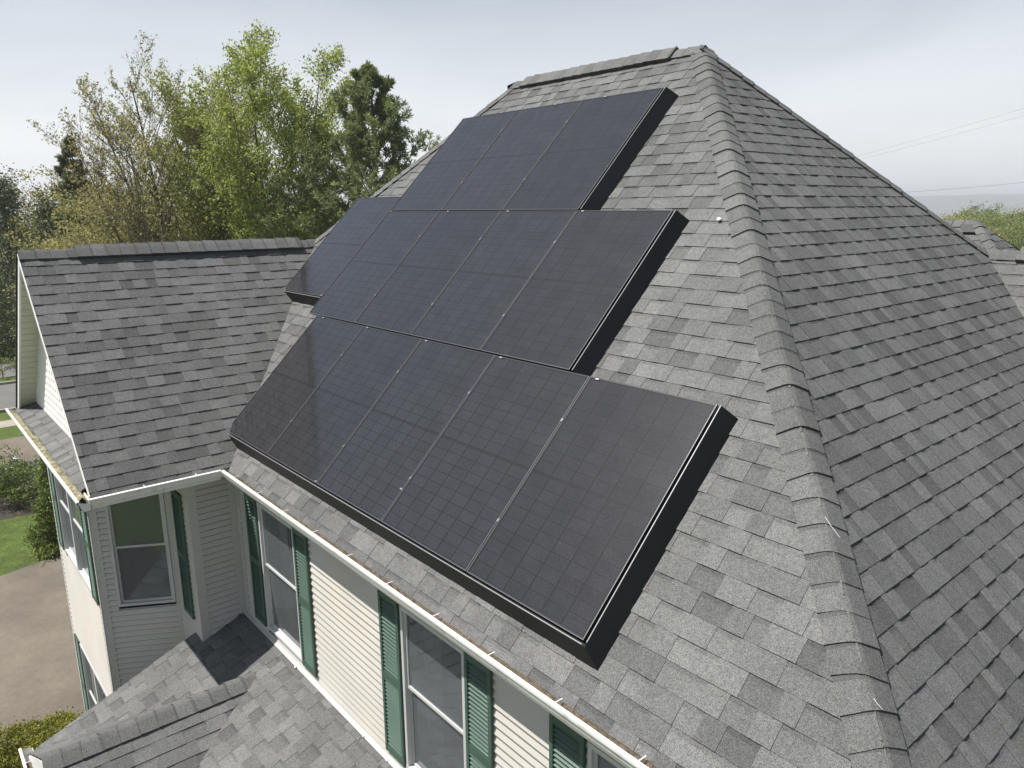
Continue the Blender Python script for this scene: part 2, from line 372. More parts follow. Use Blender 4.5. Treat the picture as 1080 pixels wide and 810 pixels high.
# hip and ridge caps of the main roof
mb = MB()
apex = V((AX, AY, AZZ))
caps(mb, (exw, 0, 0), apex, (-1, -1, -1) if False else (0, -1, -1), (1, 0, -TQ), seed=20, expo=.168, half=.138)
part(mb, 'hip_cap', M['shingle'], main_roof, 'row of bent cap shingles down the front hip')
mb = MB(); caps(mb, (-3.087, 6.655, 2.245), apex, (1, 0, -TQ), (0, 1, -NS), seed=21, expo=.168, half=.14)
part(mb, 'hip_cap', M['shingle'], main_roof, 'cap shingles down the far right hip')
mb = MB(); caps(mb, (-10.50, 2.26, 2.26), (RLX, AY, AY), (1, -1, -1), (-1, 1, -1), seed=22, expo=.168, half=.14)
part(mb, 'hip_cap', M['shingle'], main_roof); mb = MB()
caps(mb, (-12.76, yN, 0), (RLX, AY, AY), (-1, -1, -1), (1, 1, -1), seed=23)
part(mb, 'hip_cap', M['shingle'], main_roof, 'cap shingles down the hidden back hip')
mb = MB()
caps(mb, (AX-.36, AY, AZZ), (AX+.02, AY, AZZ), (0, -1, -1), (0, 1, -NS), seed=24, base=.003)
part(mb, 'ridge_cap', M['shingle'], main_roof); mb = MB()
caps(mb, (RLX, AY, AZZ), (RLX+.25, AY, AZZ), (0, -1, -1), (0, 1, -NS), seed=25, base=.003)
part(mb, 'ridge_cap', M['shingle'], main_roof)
def ridge_vent(A, B, dA, dB, par, seed, rise=.030):
    A, B = V(A), V(B); D = (B-A).normalized(); dA, dB = V(dA).normalized(), V(dB).normalized()
    nA = D.cross(dA); nB = D.cross(dB)
    if nA.z < 0: nA = -nA
    if nB.z < 0: nB = -nB
    m = MB(); h = .150
    p = [A+dA*h+nA*.002, A+dA*h+nA*rise, A+V((0, 0, 1))*(rise*1.25), A+dB*h+nB*rise, A+dB*h+nB*.002]
    m.extrude(p, (0, 0, 0), B-A)
    part(m, 'ridge_vent', M['vent'], par)
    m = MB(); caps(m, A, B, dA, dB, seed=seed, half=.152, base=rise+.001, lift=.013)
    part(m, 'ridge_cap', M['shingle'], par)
ridge_vent((-8.14, AY, AZZ), (-5.655, AY, AZZ), (0, -1, -1), (0, 1, -NS), main_roof, 26)
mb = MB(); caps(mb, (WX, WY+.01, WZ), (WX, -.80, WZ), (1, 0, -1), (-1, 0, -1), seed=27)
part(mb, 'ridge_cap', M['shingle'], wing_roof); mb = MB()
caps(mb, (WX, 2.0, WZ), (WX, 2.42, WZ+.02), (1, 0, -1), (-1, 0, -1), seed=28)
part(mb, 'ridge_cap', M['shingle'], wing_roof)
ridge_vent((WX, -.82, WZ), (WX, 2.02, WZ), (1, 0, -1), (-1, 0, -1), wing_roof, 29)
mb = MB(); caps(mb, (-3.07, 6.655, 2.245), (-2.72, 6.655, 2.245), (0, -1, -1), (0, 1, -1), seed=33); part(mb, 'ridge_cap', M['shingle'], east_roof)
ridge_vent((-2.73, 6.655, 2.245), (4.9, 6.655, 2.245), (0, -1, -1), (0, 1, -1), east_roof, 34)

# porch roof: plane falling to -Y with a small gable whose ridge runs to -Y
SD = .40; zc = -1.98; PX0, PX1 = -8.66, -1.6; YW, YE = .10, -2.17
sdh = math.hypot(1, SD)
def dz(y): return zc+SD*y
RX, RZP, SR = -7.27, -2.075, .57
yr = (RZP-zc)/SD              # where the porch ridge meets the plane
half = (RZP-dz(YE))/SR        # half width of the gable at the eave
shr = math.hypot(1, SR)
mb = MB()
O = (0, 0, zc); vv = lambda y: y*sdh
reg_l = [(PX0, vv(YE)), (RX-half, vv(YE)), (RX, vv(yr)), (RX, vv(YW)), (PX0, vv(YW))]
reg_r = [(RX+half, vv(YE)), (PX1, vv(YE)), (PX1, vv(YW)), (RX, vv(YW)), (RX, vv(yr))]
shingles(mb, O, (1, 0, 0), (0, 1, SD), reg_l, 41, lo=.11, hi=.23)
shingles(mb, O, (1, 0, 0), (0, 1, SD), reg_r, 42, lo=.11, hi=.23)
# gable slopes: u along y, v up the slope
ht = RZP-dz(YE); yf2 = YE-.06
shingles(mb, (RX+half, 0, dz(YE)), (0, 1, 0), (-1, 0, SR), [(yf2, 0), (YE, 0), (yr, half*shr), (yf2, half*shr)], 43, lo=.13, hi=.3)
shingles(mb, (RX-half, 0, dz(YE)), (0, 1, 0), (1, 0, SR), [(yf2, 0), (YE, 0), (yr, half*shr), (yf2, half*shr)], 44, lo=.13, hi=.3)
porch_roof = part(mb, 'roof', M['shingle'], label='low porch roof with a small ridge, pale grey shingles')
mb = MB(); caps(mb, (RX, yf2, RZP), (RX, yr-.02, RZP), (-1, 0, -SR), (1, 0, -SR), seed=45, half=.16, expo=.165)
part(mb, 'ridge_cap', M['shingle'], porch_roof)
# flashing strip and rake boards of the porch
mb = MB()
mb.box((PX0, YW-.05, dz(YW-.05)+.012), (PX1-PX0, 0, 0), (0, .05, .05*SD), (0, 0, .004))
mb.box((PX0, YW-.010, dz(YW)+.008), (PX1-PX0, 0, 0), (0, .02, 0), (0, 0, .022))
part(mb, 'flashing', M['trim'], porch_roof)
mb = MB()
for s in (-1, 1):
    mb.box((RX, yf2-.004, RZP-.02), (s*half, 0, -SR*half), (0, .03, 0), (0, 0, -.16))
    mb.box((RX, YE+.02, RZP-.05), (s*half, 0, -SR*half), (0, .02, 0), (0, 0, -.01))
mb.box((PX0+.0, YE-.0, dz(YE)-.022), (0, YW-YE, SD*(YW-YE)), (.02, 0, 0), (0, 0, -.14))
mb.box((PX0, YE, dz(YE)-.03), (PX1-PX0, 0, 0), (0, .02, 0), (0, 0, -.15))
mb.face([(RX-half, YE+.03, dz(YE)-.03), (RX+half, YE+.03, dz(YE)-.03), (RX, YE+.03, RZP-.04)])
part(mb, 'fascia', M['white'], porch_roof)
mb = MB()
for x in (PX0+.25, -5.6, -3.6, PX1-.2):
    mb.abox(x, x+.14, YE+.2, YE+.34, -5.6, dz(YE)-.1)
mb.abox(PX0+.05, PX1-.05, YE+.18, YE+.36, dz(YE)-.25, dz(YE)-.06)
part(mb, 'porch_post', M['white'])

# ------------------------------------------------------------------ gutters
def gutter(name, A, B, out, label, endA=True, endB=True, hang=.62, hp0=.3, debris=None, w_=.125, dh=.115):
    """K profile trough from A to B along the back top edge; out = outward unit"""
    A, B, o = V(A), V(B), V(out); D = (B-A); Ln = D.length; D.normalize(); z = V((0, 0, 1))
    pr = [(0, -.045), (0, -dh), (w_*.62, -dh), (w_*.70, -dh*.80), (w_*.86, -dh*.55), (w_*.92, -dh*.28), (w_, -dh*.16), (w_, 0.0), (w_-.024, .006), (w_-.026, -.006), (w_-.012, -.008), (w_-.012, -dh*.18), (w_*.84, -dh*.32), (w_*.62, -dh+.004), (.004, -dh+.004), (.004, -.045)]
    m = MB(); m.extrude([A+o*x+z*y for x, y in pr], (0, 0, 0), D*Ln)
    for e, c in ((endA, 0), (endB, Ln)):
        if e:
            q = A+D*c; m.face([q+o*x+z*y for x, y in pr[:8]])
    g = part(m, name, M['gutter'], label=label)
    s = hp0
    while s < Ln and hang < 1:
        m = MB(); q = A+D*s; m.box(q+z*.001+o*.045, D*.006, o*(w_-.055), z*.005); part(m, 'gutter_hanger', M['white'], g); s += hang
    return g
g1 = gutter('gutter', (-8.02, -.028, -.012), (-.79, -.028, -.012), (0, -1, 0), 'white gutter along the main eave')
g2 = gutter('gutter', (-8.145, .0-.15+.0, -.012), (-8.145, -1.45, -.012), (1, 0, 0), 'white gutter along the shaded side of the wing', endA=False, endB=False, hp0=.25, hang=.52)
g2b = MB(); 
g3 = gutter('gutter', (-8.02, -1.43, -.012), (-12.77, -1.43, -.012), (0, -1, 0), 'white gutter under the gable, filled with yellow litter', endA=True)
g4 = gutter('gutter', (-8.81, YE-.015, dz(YE)-.02), (PX1, YE-.015, dz(YE)-.02), (0, -1, 0), 'porch gutter with brown litter', hang=.8)
gutter('gutter', (-12.76+.01, -1.42, -.012), (-12.76+.01, 8.8, -.012), (-1, 0, 0), 'white gutter along the hidden left eave', hang=2)
def litter(name, m_, A, B, out, wd, h, seed, label, seg=.05):
    A, B, o = V(A), V(B), V(out); D = (B-A); Ln = D.length; D.normalize(); rng = random.Random(seed); n = int(Ln/seg); m = MB(); prev = None
    for i in range(n+1):
        s = Ln*i/n; row = []
        amp = .5+.5*math.sin(s*2.3+seed)+rng.uniform(-.3, .3)
        for j in range(5):
            row.append(A+D*(s+rng.uniform(-.01, .01))+o*(wd*j/4)+V((0, 0, h*(rng.uniform(.2, 1)*max(0, amp)) if 0 < j < 4 else 0)))
        if prev:
            for j in range(4): m.face([prev[j], prev[j+1], row[j+1], row[j]], rng.uniform(.7, 1.2))
        prev = row
    o_ = m.build(name, m_); tag(o_, label, 'leaf litter', kind='stuff'); return o_
litter('leaf_litter', M['debris'], (-8.0, -.052, -.050), (-.8, -.052, -.050), (0, -1, 0), .078, .030, 1, 'brown leaf litter lying in the main eave gutter')
litter('leaf_litter', M['pollen'], (-8.1, -1.436, -.05), (-12.7, -1.436, -.05), (0, -1, 0), .10, .055, 2, 'yellow pollen litter filling the gutter below the gable')
litter('leaf_litter', M['debris'], (-8.62, YE-.02, dz(YE)-.09), (PX1, YE-.02, dz(YE)-.09), (0, -1, 0), .09, .04, 3, 'brown litter in the porch gutter')
# soffits, fascia
mb = MB()
mb.face([(-8.14, -.03, -.128), (-.79, -.03, -.128), (-.79, .14, -.128), (-8.14, .14, -.128)])
mb.face([(-8.15, .12, -.128), (-8.15, -1.43, -.128), (-9.9, -1.43, -.128), (-9.9, .12, -.128)])
mb.face([(-9.9, -1.43, -.128), (-12.74, -1.43, -.128), (-12.74, -1.1, -.128), (-9.9, -1.1, -.128)])
mb.box((-8.05, -.026, -.13), (7.3, 0, 0), (0, .012, 0), (0, 0, .105))
mb.box((-8.148, -1.43, -.13), (0, 1.42, 0), (-.012, 0, 0), (0, 0, .105))
mb.box((-12.75, -1.428, -.13), (4.6, 0, 0), (0, .012, 0), (0, 0, .09))
part(mb, 'soffit', M['soffit'])

# ------------------------------------------------------------------ walls
EX = .072; LAP = .025
def siding(mb, P0, u, n, Ln, z0, z1, holes=(), m0=0, ztop=None):
    P0, u, n = V(P0), V(u).normalized(), V(n).normalized()
    k = 0; z = z0
    while z < z1-1e-6:
        zb, zt = z, min(z+EX, z1)
        segs = [(0.0, Ln)]
        for (a, b, c, d) in holes:
            if d <= zb+.001 or c >= zt-.001: continue
            ns = []
            for s, e in segs:
                if b <= s or a >= e: ns.append((s, e)); continue
                if a > s: ns.append((s, a))
                if b < e: ns.append((b, e))
            segs = ns
        for s, e in segs:
            def p(x, zz, o): return P0+u*x+n*o+V((0, 0, zz))
            mb.face([p(s, zb, LAP), p(e, zb, LAP), p(e, zt-.014, .006), p(s, zt-.014, .006)])
            mb.face([p(s, zb, .0), p(e, zb, .0), p(e, zb, LAP), p(s, zb, LAP)])
            mb.face([p(s, zt-.014, .006), p(e, zt-.014, .006), p(e, zt-.014, -.014), p(s, zt-.014, -.014)]); mb.face([p(s, zt-.014, -.014), p(e, zt-.014, -.014), p(e, zt, -.014), p(s, zt, -.014)])
            mb.face([p(s, zb, -.014), p(e, zb, -.014), p(e, zb, 0), p(s, zb, 0)])
            for x in (s, e): mb.face([p(x, zb, 0), p(x, zb, LAP), p(x, zt-.014, .006), p(x, zt, 0)])
        z = zt
def rectwall(mb, P0, u, Ln, z0, z1, n):
    P0, u, n = V(P0), V(u), V(n)
def post(mb, x, y, z0, z1, a, b, w_=.09, t=.02):   # corner board: two boards along unit dirs a,b (away from the corner)
    a, b = V(a).normalized(), V(b).normalized()
    for d, o in ((a, b), (b, a)):
        n = -o
        n = (n-d*n.dot(d)).normalized()
        mb.box(V((x, y, z0))-(d*t*.98 if d is a else d*0), d*(w_+(t if d is a else 0)), n*t, (0, 0, z1-z0))
MY = .115                       # main wall face
ZB = -2.05
PORT = {}
wins_main = [(-7.705, -6.80), (-4.80, -3.935), (-2.70, -1.85)]
WT, WB = -.34, -1.86
mb = MB()
siding(mb, (-8.40, MY, 0), (1, 0, 0), (0, -1, 0), 7.34, ZB, -.12, [(a+8.40, b+8.40, WB, WT) for a, b in wins_main])
siding(mb, (-8.40, MY, 0), (1, 0, 0), (0, -1, 0), 7.34, -5.6, ZB)
part(mb, 'wall', M['siding'], label='sunlit cream siding below the main eave')
mb = MB()
siding(mb, (-1.06, MY, 0), (0, 1, 0), (1, 0, 0), 8.4, -5.6, -.12)
siding(mb, (-12.3, 8.5, 0), (1, 0, 0), (0, 1, 0), 11.2, -5.6, -.12)
siding(mb, (-12.23, -1.2, 0), (0, 1, 0), (-1, 0, 0), 9.7, -5.6, -.12)
siding(mb, (-1.06, 4.75, 0), (1, 0, 0), (0, -1, 0), 5.8, -5.6, -.12)
siding(mb, (4.75, 4.75, 0), (0, 1, 0), (1, 0, 0), 3.8, -5.6, -.12)
part(mb, 'wall', M['siding'], label='siding on the far sides of the house')
# wing walls
CY = -.415; AXX = -8.40; BX = -9.17; FY = -1.2; FX = BX+(FY-CY)/math.cos(R(30))*math.sin(R(30)) ; FXL = -12.23
bu = V((BX-FX, CY-FY, 0)); BL = bu.length; bu.normalize(); bn = V((bu.y, -bu.x, 0))
mb = MB(); siding(mb, (AXX, CY, 0), (0, 1, 0), (1, 0, 0), MY-CY, -2.6, -.12); part(mb, 'wall', M['siding'], label='narrow shaded wall of the wing beside the porch roof')
mb = MB(); siding(mb, (BX, CY, 0), (1, 0, 0), (0, -1, 0), AXX-BX, -2.9, -.12); part(mb, 'wall', M['siding'], label='short wall turned to the front with one shutter')
mb = MB(); bw = (BL-.72, BL-.06); siding(mb, (FX, FY, 0), bu, bn, BL, -5.6, -.12, [(bw[0], bw[1], -1.95, -.42)]); part(mb, 'wall', M['siding'], label='shaded angled bay wall')
mb = MB(); fh = [(.55, 2.25, -1.93, -.42), (.55, 2.25, -4.95, -3.40)]
siding(mb, (FXL, FY, 0), (1, 0, 0), (0, -1, 0), FX-FXL, -5.6, -.12, fh); part(mb, 'wall', M['siding'], label='sunlit front wall of the wing')
mb = MB()
post(mb, AXX, CY, -2.6, -.13, (-1, 0, 0), (0, 1, 0), .075, .022)
post(mb, FX, FY, -5.6, -.13, (-1, 0, 0), bu, .085, .022)
post(mb, FXL, FY, -5.6, -.13, (1, 0, 0), (0, 1, 0), .08, .022)
mb.box((AXX+.004, MY-.09, -2.1), (0, .088, 0), (.02, 0, 0), (0, 0, 1.97)); mb.box((AXX+.03, MY-.024, -2.1), (.10, 0, 0), (0, .022, 0), (0, 0, 1.97))
mb.box(V((BX, CY, -2.9))-bu*.05+bn*.004, bu*.05, bn*.018, (0, 0, 2.77))
part(mb, 'corner_post', M['trim'])
# gable wall with scalloped shingles
mb = MB(); GY = -1.185; rng = random.Random(77)
z = .06
while z < 2.2:
    hw = (WZ-.10-z)*1.0
    x = WX-hw+ (0.055 if int(z*10) % 2 else 0)
    hw2 = max(.02, (WZ-.10-z-.1))
    while x < WX+hw:
        x1 = min(x+.11, WX+hw)
        if x1-x > .01:
            c = (x+x1)/2; rr = (x1-x)/2
            t = rng.uniform(.93, 1.03)
            pts = [(x+.004, GY-.004, z+.115), (x+.004, GY-.013, z+.035), (x+rr*.55, GY-.016, z+.008), (c, GY-.0165, z), (x1-rr*.55, GY-.016, z+.008), (x1-.004, GY-.013, z+.035), (x1-.004, GY-.004, z+.115)]
            pts = [(min(max(p[0], WX-(WZ-.07-p[2])), WX+(WZ-.07-p[2])), p[1], p[2]) for p in pts]
            mb.face(pts, t)
        x += .11
    z += .10
mb.face([(WX-2.3, GY, .0), (WX+2.3, GY, .0), (WX, GY, WZ-.08)], .55)
part(mb, 'gable_wall', M['scallop'], label='white gable of scalloped shingles')
# rake boards + soffit of the wing gable
mb = MB()
for s in (-1, 1):
    mb.box((WX, WY+.004, WZ-.022), (s*2.3, 0, -2.3), (0, .022, 0), (0, 0, -.13))
part(mb, 'rake_board', M['white'], wing_roof)
mb = MB()
for s in (-1, 1):
    mb.face([(WX, WY+.02, WZ-.11), (WX+s*2.3, WY+.02, WZ-.11-2.3), (WX+s*2.3, GY, WZ-.11-2.3), (WX, GY, WZ-.11)])
    for k in range(26):
        f = k/26; mb.box((WX+s*2.3*f, WY+.03, WZ-.113-2.3*f), (0, GY-WY-.04, 0), (s*.006, 0, -.006), (-s*.004, 0, -.004))
part(mb, 'rake_soffit', M['soffit'], wing_roof)
mb = MB()
mb.box((WX+.02, WY-.006, WZ-.022), (2.29, 0, -2.29), (0, .02, 0), (0, 0, -.012))
part(mb, 'drip_edge', M['white'], wing_roof)
mb = MB(); mb.box((WX-.02, WY-.012, WZ+.002), (-2.29, 0, -2.29), (0, .03, 0), (0, 0, -.03))
part(mb, 'shingle_edge_shade', M['edge_shade'], wing_roof)  # left rake's shingle edge, its shade put into the near-black colour

# ------------------------------------------------------------------ windows and shutters
def window(P0, u, n, w_, z0, z1, label, mid=.52, cur='one', seed=0, mull=0, screen=True):
    """P0 at the left edge (plan), opening z0..z1"""
    P0, u, n = V(P0), V(u).normalized(), V(n).normalized(); Z = V((0, 0, 1)); h = z1-z0
    def bx(m, a, b, c, d, o0, o1): m.box(P0+u*a+Z*c+n*o0, u*(b-a), Z*(d-c), n*(o1-o0))
    m = MB(); f = .032
    bx(m, 0, w_, z0, z0+f, -.04, .032); bx(m, 0, w_, z1-f, z1, -.04, .032); bx(m, 0, f, z0+f, z1-f, -.04, .03); bx(m, w_-f, w_, z0+f, z1-f, -.04, .03)
    for i in range(1, mull+1):
        x = w_*i/(mull+1); bx(m, x-.035, x+.035, z0+f, z1-f, -.04, .029)
    win = part(m, 'window', M['sash'], label=label)
    zm = z0+h*mid
    cols = [(w_*i/(mull+1), w_*(i+1)/(mull+1)) for i in range(mull+1)]
    up_ = MB(); lo_ = MB(); pu = MB(); pl_ = MB(); s = .026
    for a, b in cols:
        a += f*.9; b -= f*.9
        for m, c, d, o in ((up_, zm-.012, z1-f, .008), (lo_, z0+f, zm+.02, -.012)):
            bx(m, a, b, c, c+s, o-.025, o); bx(m, a, b, d-s*.8, d, o-.025, o); bx(m, a, a+s, c+s, d-s*.8, o-.025, o-.001); bx(m, b-s, b, c+s, d-s*.8, o-.025, o-.001)
        for m, c, d, o in ((pu, zm+.015, z1-f-s*.5, -.004), (pl_, z0+f+s*.5, zm, -.024)):
            m.face([P0+u*x+Z*zz+n*o for x, zz in ((a+s*.5, c), (b-s*.5, c), (b-s*.5, d), (a+s*.5, d))])
    part(up_, 'sash', M['sash'], win); part(lo_, 'sash', M['sash'], win)
    part(pu, 'pane', M['glass'], win); part(pl_, 'pane', M['glass'], win)
    m = MB(); dpt = .55
    q = [P0+u*a+Z*c-n*o for o in (.042, dpt) for a, c in ((.005, z0+.005), (w_-.005, z0+.005), (w_-.005, z1-.005), (.005, z1-.005))]
    for fc in ((4, 5, 6, 7), (0, 1, 5, 4), (1, 2, 6, 5), (2, 3, 7, 6), (3, 0, 4, 7)): m.face([q[i] for i in fc])
    part(m, 'window_recess', M['room'], win)
    if cur:
        m = MB(); rng = random.Random(seed)
        spans = {'one': [(.5, .98)], 'sides': [(.03, .36), (.62, .97)], 'blind': [(.02, .98)]}[cur]
        for a, b in spans:
            n_ = int((b-a)*w_/.02); prev = None
            for i in range(n_+1):
                x = w_*(a+(b-a)*i/n_); o = .17+.022*math.sin(i*1.1+seed)+rng.uniform(-.003, .003)
                if cur == 'blind': o = .12
                cr_ = (P0+u*x-n*o+Z*(z0+.02), P0+u*(x)-n*o+Z*(z1-.02))
                if prev: m.face([prev[0], cr_[0], cr_[1], prev[1]])
                prev = cr_
        part(m, 'curtain', M['curtain'], win)
    return win
def shutter(P0, u, n, w_, z0, z1, label):
    P0, u, n = V(P0), V(u).normalized(), V(n).normalized(); Z = V((0, 0, 1)); m = MB()
    def bx(a, b, c, d, o0, o1): m.box(P0+u*a+Z*c+n*o0, u*(b-a), Z*(d-c), n*(o1-o0))
    s = .032; o0, o1 = .018, .046
    bx(0, s, z0, z1, o0, o1); bx(w_-s, w_, z0, z1, o0, o1)
    zm = z0+(z1-z0)*.47
    for c, d in ((z0, z0+.06), (zm, zm+.07), (z1-.06, z1)): bx(s, w_-s, c, d, o0, o1-.002)
    bx(s, w_-s, z0+.01, z1-.01, o0-.012, o0-.006)
    for c, d in ((z0+.06, zm), (zm+.07, z1-.06)):
        k = int((d-c)/.036)
        for i in range(k):
            z = c+(d-c)*(i+.5)/k
            m.box(P0+u*s+n*(o0+.004)+Z*(z+.010), u*(w_-2*s), n*.017-Z*.013, n*.004+Z*.005)
    return part(m, 'shutter', M['green'], label=label)
ux, nx = (1, 0, 0), (0, -1, 0)
window((-7.705, MY, 0), ux, nx, .905, WB, WT, 'double hung window next to the inner corner', seed=1, cur='sides')
window((-4.80, MY, 0), ux, nx, .865, WB, WT, 'double hung window in the middle of the main wall', seed=2, cur='sides')
window((-2.70, MY, 0), ux, nx, .85, WB, WT, 'window at the bottom edge, mostly hidden by the gutter', seed=3)
for x, lb in ((-8.03, 'green shutter in shade beside the inner corner'), (-6.775, 'green shutter right of the first window'), (-5.115, 'green shutter left of the middle window'),
              (-3.915, 'green shutter right of the middle window'), (-3.02, 'green shutter left of the last window'), (-1.83, 'green shutter right of the last window')):
    shutter((x, MY, 0), ux, nx, .30, WB-.0, WT+.03, lb)
window(V((FX, FY, 0))+bu*bw[0], bu, bn, bw[1]-bw[0], -1.95, -.42, 'shaded window in the angled bay wall', cur=None, mid=.5)
shutter((BX+.25, CY, 0), ux, nx, .32, -1.95, -.40, 'dark green shutter on the short wall')
window((FXL+.55, FY, 0), ux, nx, 1.70, -1.93, -.42, 'upper double window in the front wall of the wing', mull=1, cur=None, mid=.5)
window((FXL+.55, FY, 0), ux, nx, 1.70, -4.95, -3.40, 'lower double window in the front wall of the wing', mull=1, cur=None, mid=.5)
for x in (FXL+.24, FXL+2.28):
    for a, b in ((-1.93, -.40), (-4.95, -3.38)):
        shutter((x, FY, 0), ux, nx, .29, a, b, 'narrow green shutter on the front wall of the wing')

# ------------------------------------------------------------------ solar panels (v is measured up the 45 degree slope)
DV = V((0, 1, 1)).normalized(); NV = V((0, -1, 1)).normalized()
def rp(u, v, h): return V((u, 0, 0))+DV*v+NV*h
ROT = Matrix(((1, 0, 0), (0, 1/s2, -1/s2), (0, 1/s2, 1/s2))).to_quaternion()
H = .13; TH = .035
def make_panel():
    root = empty('solar_panel')
    m = MB(); fwd = .011
    m.abox(0, PW, 0, fwd, -TH, 0); m.abox(0, PW, PL-fwd, PL, -TH, 0); m.abox(0, fwd, fwd, PL-fwd, -TH, 0); m.abox(PW-fwd, PW, fwd, PL-fwd, -TH, 0)
    m.abox(.02, PW-.02, .02, PL-.02, -.012, -.008)
    m.build('frame', M['frame'], root)
    m = MB(); e = .0030
    m.abox(0, e, 0, PL, .0006, .0022); m.abox(PW-e, PW, 0, PL, .0006, .0022); m.abox(e, PW-e, 0, e*.6, .0006, .0018)
    m.build('frame_edge', M['edge'], root)
    m = MB(); m.face([(fwd, fwd, -.0025), (PW-fwd, fwd, -.0025), (PW-fwd, PL-fwd, -.0025), (fwd, PL-fwd, -.0025)]); m.build('cell_sheet', M['cells'], root)
    return root
def make_clamps(root, spots):
    for x, y in spots:
        m = MB(); m.abox(x-.009, x+.009, y-.011, y+.011, .0035, .007); m.tube((x, y, .007), (x, y, .010), .004, .004, 6); m.build('clamp', M['clamp'], root)
proto = make_panel(); used = [False]
def place(u, v, label, spots):
    if not used[0]: o = proto; used[0] = True
    else:
        o = proto.copy(); COL.objects.link(o)
        for c in PARTS:
            d = c.copy(); COL.objects.link(d); d.parent = o
    o.location = rp(u+.0065, v, H); o.rotation_mode = 'QUATERNION'; o.rotation_quaternion = ROT
    tag(o, label, 'solar panel', 'black solar panels mounted on the roof'); make_clamps(o, spots)
PARTS = [c for c in COL.objects if c.parent == proto]
U1, V1 = -8.498, .278; U2, V2 = -8.732, 2.006; U3, V3 = -8.726, 3.732
X_ = PW+.0065
names1 = ['leftmost panel of the bottom row, dark with a tree reflection', 'second panel from the left in the bottom row', 'middle panel of the five in the bottom row', 'fourth panel from the left in the bottom row', 'at the right end of the bottom row, nearest the viewer']
for i in range(5): place(U1+i*PITCHW, V1, 'black solar panel, '+names1[i], [(X_, .42), (X_, 1.30)] if i < 4 else [])
names2 = ['left one of the four aligned in the middle row', 'second of the four aligned in the middle row', 'third of the four aligned in the middle row', 'at the right end of the middle row']
for i in range(4): place(U2+i*PITCHW, V2, 'black solar panel, '+names2[i], [(X_, .40), (X_, 1.30)] if i < 3 else [])
place(U2-PITCHW, V2+.262, 'black solar panel set higher at the far left end of the middle row', [(X_, .02)])
names3 = ['left one of the top row', 'centre one of the top row', 'right one of the top row under the ridge']
for i in range(3): place(U3+i*PITCHW, V3, 'black solar panel, '+names3[i], [(X_, .45), (X_, 1.35)] if i < 2 else [])
# small white mid clamps at the row joints
rngc = random.Random(5)
mk = empty('mount_clip', rp(-6, V2-.006, H)); tag(mk, 'small bright aluminium clips along the seams between panel rows', 'clip')
i = 0
for u, v in [(-8.32, V1+PL-.02), (-7.27, V1+PL-.02), (-6.13, V1+PL-.02), (-4.98, V1+PL-.02), (-3.84, V1+PL-.02), (-7.42, V2+PL-.02), (-6.33, V2+PL-.02), (-5.22, V2+PL-.02), (-8.70, V3-.03), (-7.9, V3+PL-.02), (-6.9, V3+PL-.02), (-6.1, V3+PL-.02), (-6.25+1.15*0, V1+.006), (-5.09, V1+.30), (-8.77, V2+.262)]:
    m = MB(); q = rp(u, v, H+.004); m.box(q, (.034, 0, 0), DV*.012, NV*.004); o = m.build('clip', M['clamp'], mk); o.location = -mk.location
# black skirts
def skirt(name, pts_top, label):
    pass
def skirt_run(m, a, b, outd, topoff=.03, botoff=.10, ma=0, mb_=0):
    """a,b: (u,v) along the panel edge; outd: outward (du,dv)"""
    du, dv = b[0]-a[0], b[1]-a[1]; ln = math.hypot(du, dv); du /= ln; dv /= ln
    def q(p, o, h):
        e = -ma*o if p is a else mb_*o
        return rp(p[0]+outd[0]*o+du*e, p[1]+outd[1]*o+dv*e, h)
    pr = lambda p: [q(p, .012, H-.006), q(p, topoff, H+.002), q(p, botoff, .006), q(p, botoff-.012, .006), q(p, topoff-.012, H-.012), q(p, .012, H-.016)]
    A_, B_ = pr(a), pr(b)
    for i in range(6): m.face([A_[i], A_[(i+1) % 6], B_[(i+1) % 6], B_[i]])
    m.face(A_[::-1]); m.face(B_)
def skirt_lip(m, a, b, outd, topoff=.03, botoff=.1, ma=0, mb_=0):
    def q(p, o, h): return rp(p[0]+outd[0]*o, p[1]+outd[1]*o, h)
    A_ = [q(a, topoff-.010, H+.0035), q(a, topoff-.003, H+.0035)]; B_ = [q(b, topoff-.010, H+.0035), q(b, topoff-.003, H+.0035)]
    m.face([A_[0], A_[1], B_[1], B_[0]])
def make_skirt(label, runs):
    m = MB(); l_ = MB()
    for r in runs: skirt_run(m, *r); skirt_lip(l_, *r)
    o = m.build('array_skirt', M['black']); tag(o, label, 'panel skirt', 'black skirts round the solar panels')
    l_.build('skirt_edge', M['edge'], o)
R1 = U1+5*PITCHW; R2 = U2+4*PITCHW; R3 = U3+3*PITCHW; SB = .115
def mit(a, b, o1, o2): return a
make_skirt('long black metal skirt along the lower edge of the bottom panel row', [((U1-.01, V1), (R1, V1), (0, -1), .03, .10, 0, 1)])
m = bpy.data.objects
make_skirt('black metal skirt up the right side of the bottom panel row', [((R1, V1), (R1, V2-.02), (1, 0), .03, .10, 1, 0)])
make_skirt('black metal skirt up the right side of the middle panel row', [((R2, V2+.0), (R2, V2+PL), (1, 0), .035, .11)])
make_skirt('black metal skirt up the right side of the top panel row', [((R3, V3+.0), (R3, V3+PL), (1, 0), .035, .13)])
make_skirt('short black metal skirt below the raised panel at the far left', [((U2-PITCHW, V2+.262), (U2-.01, V2+.262), (0, -1), .03, .09)])
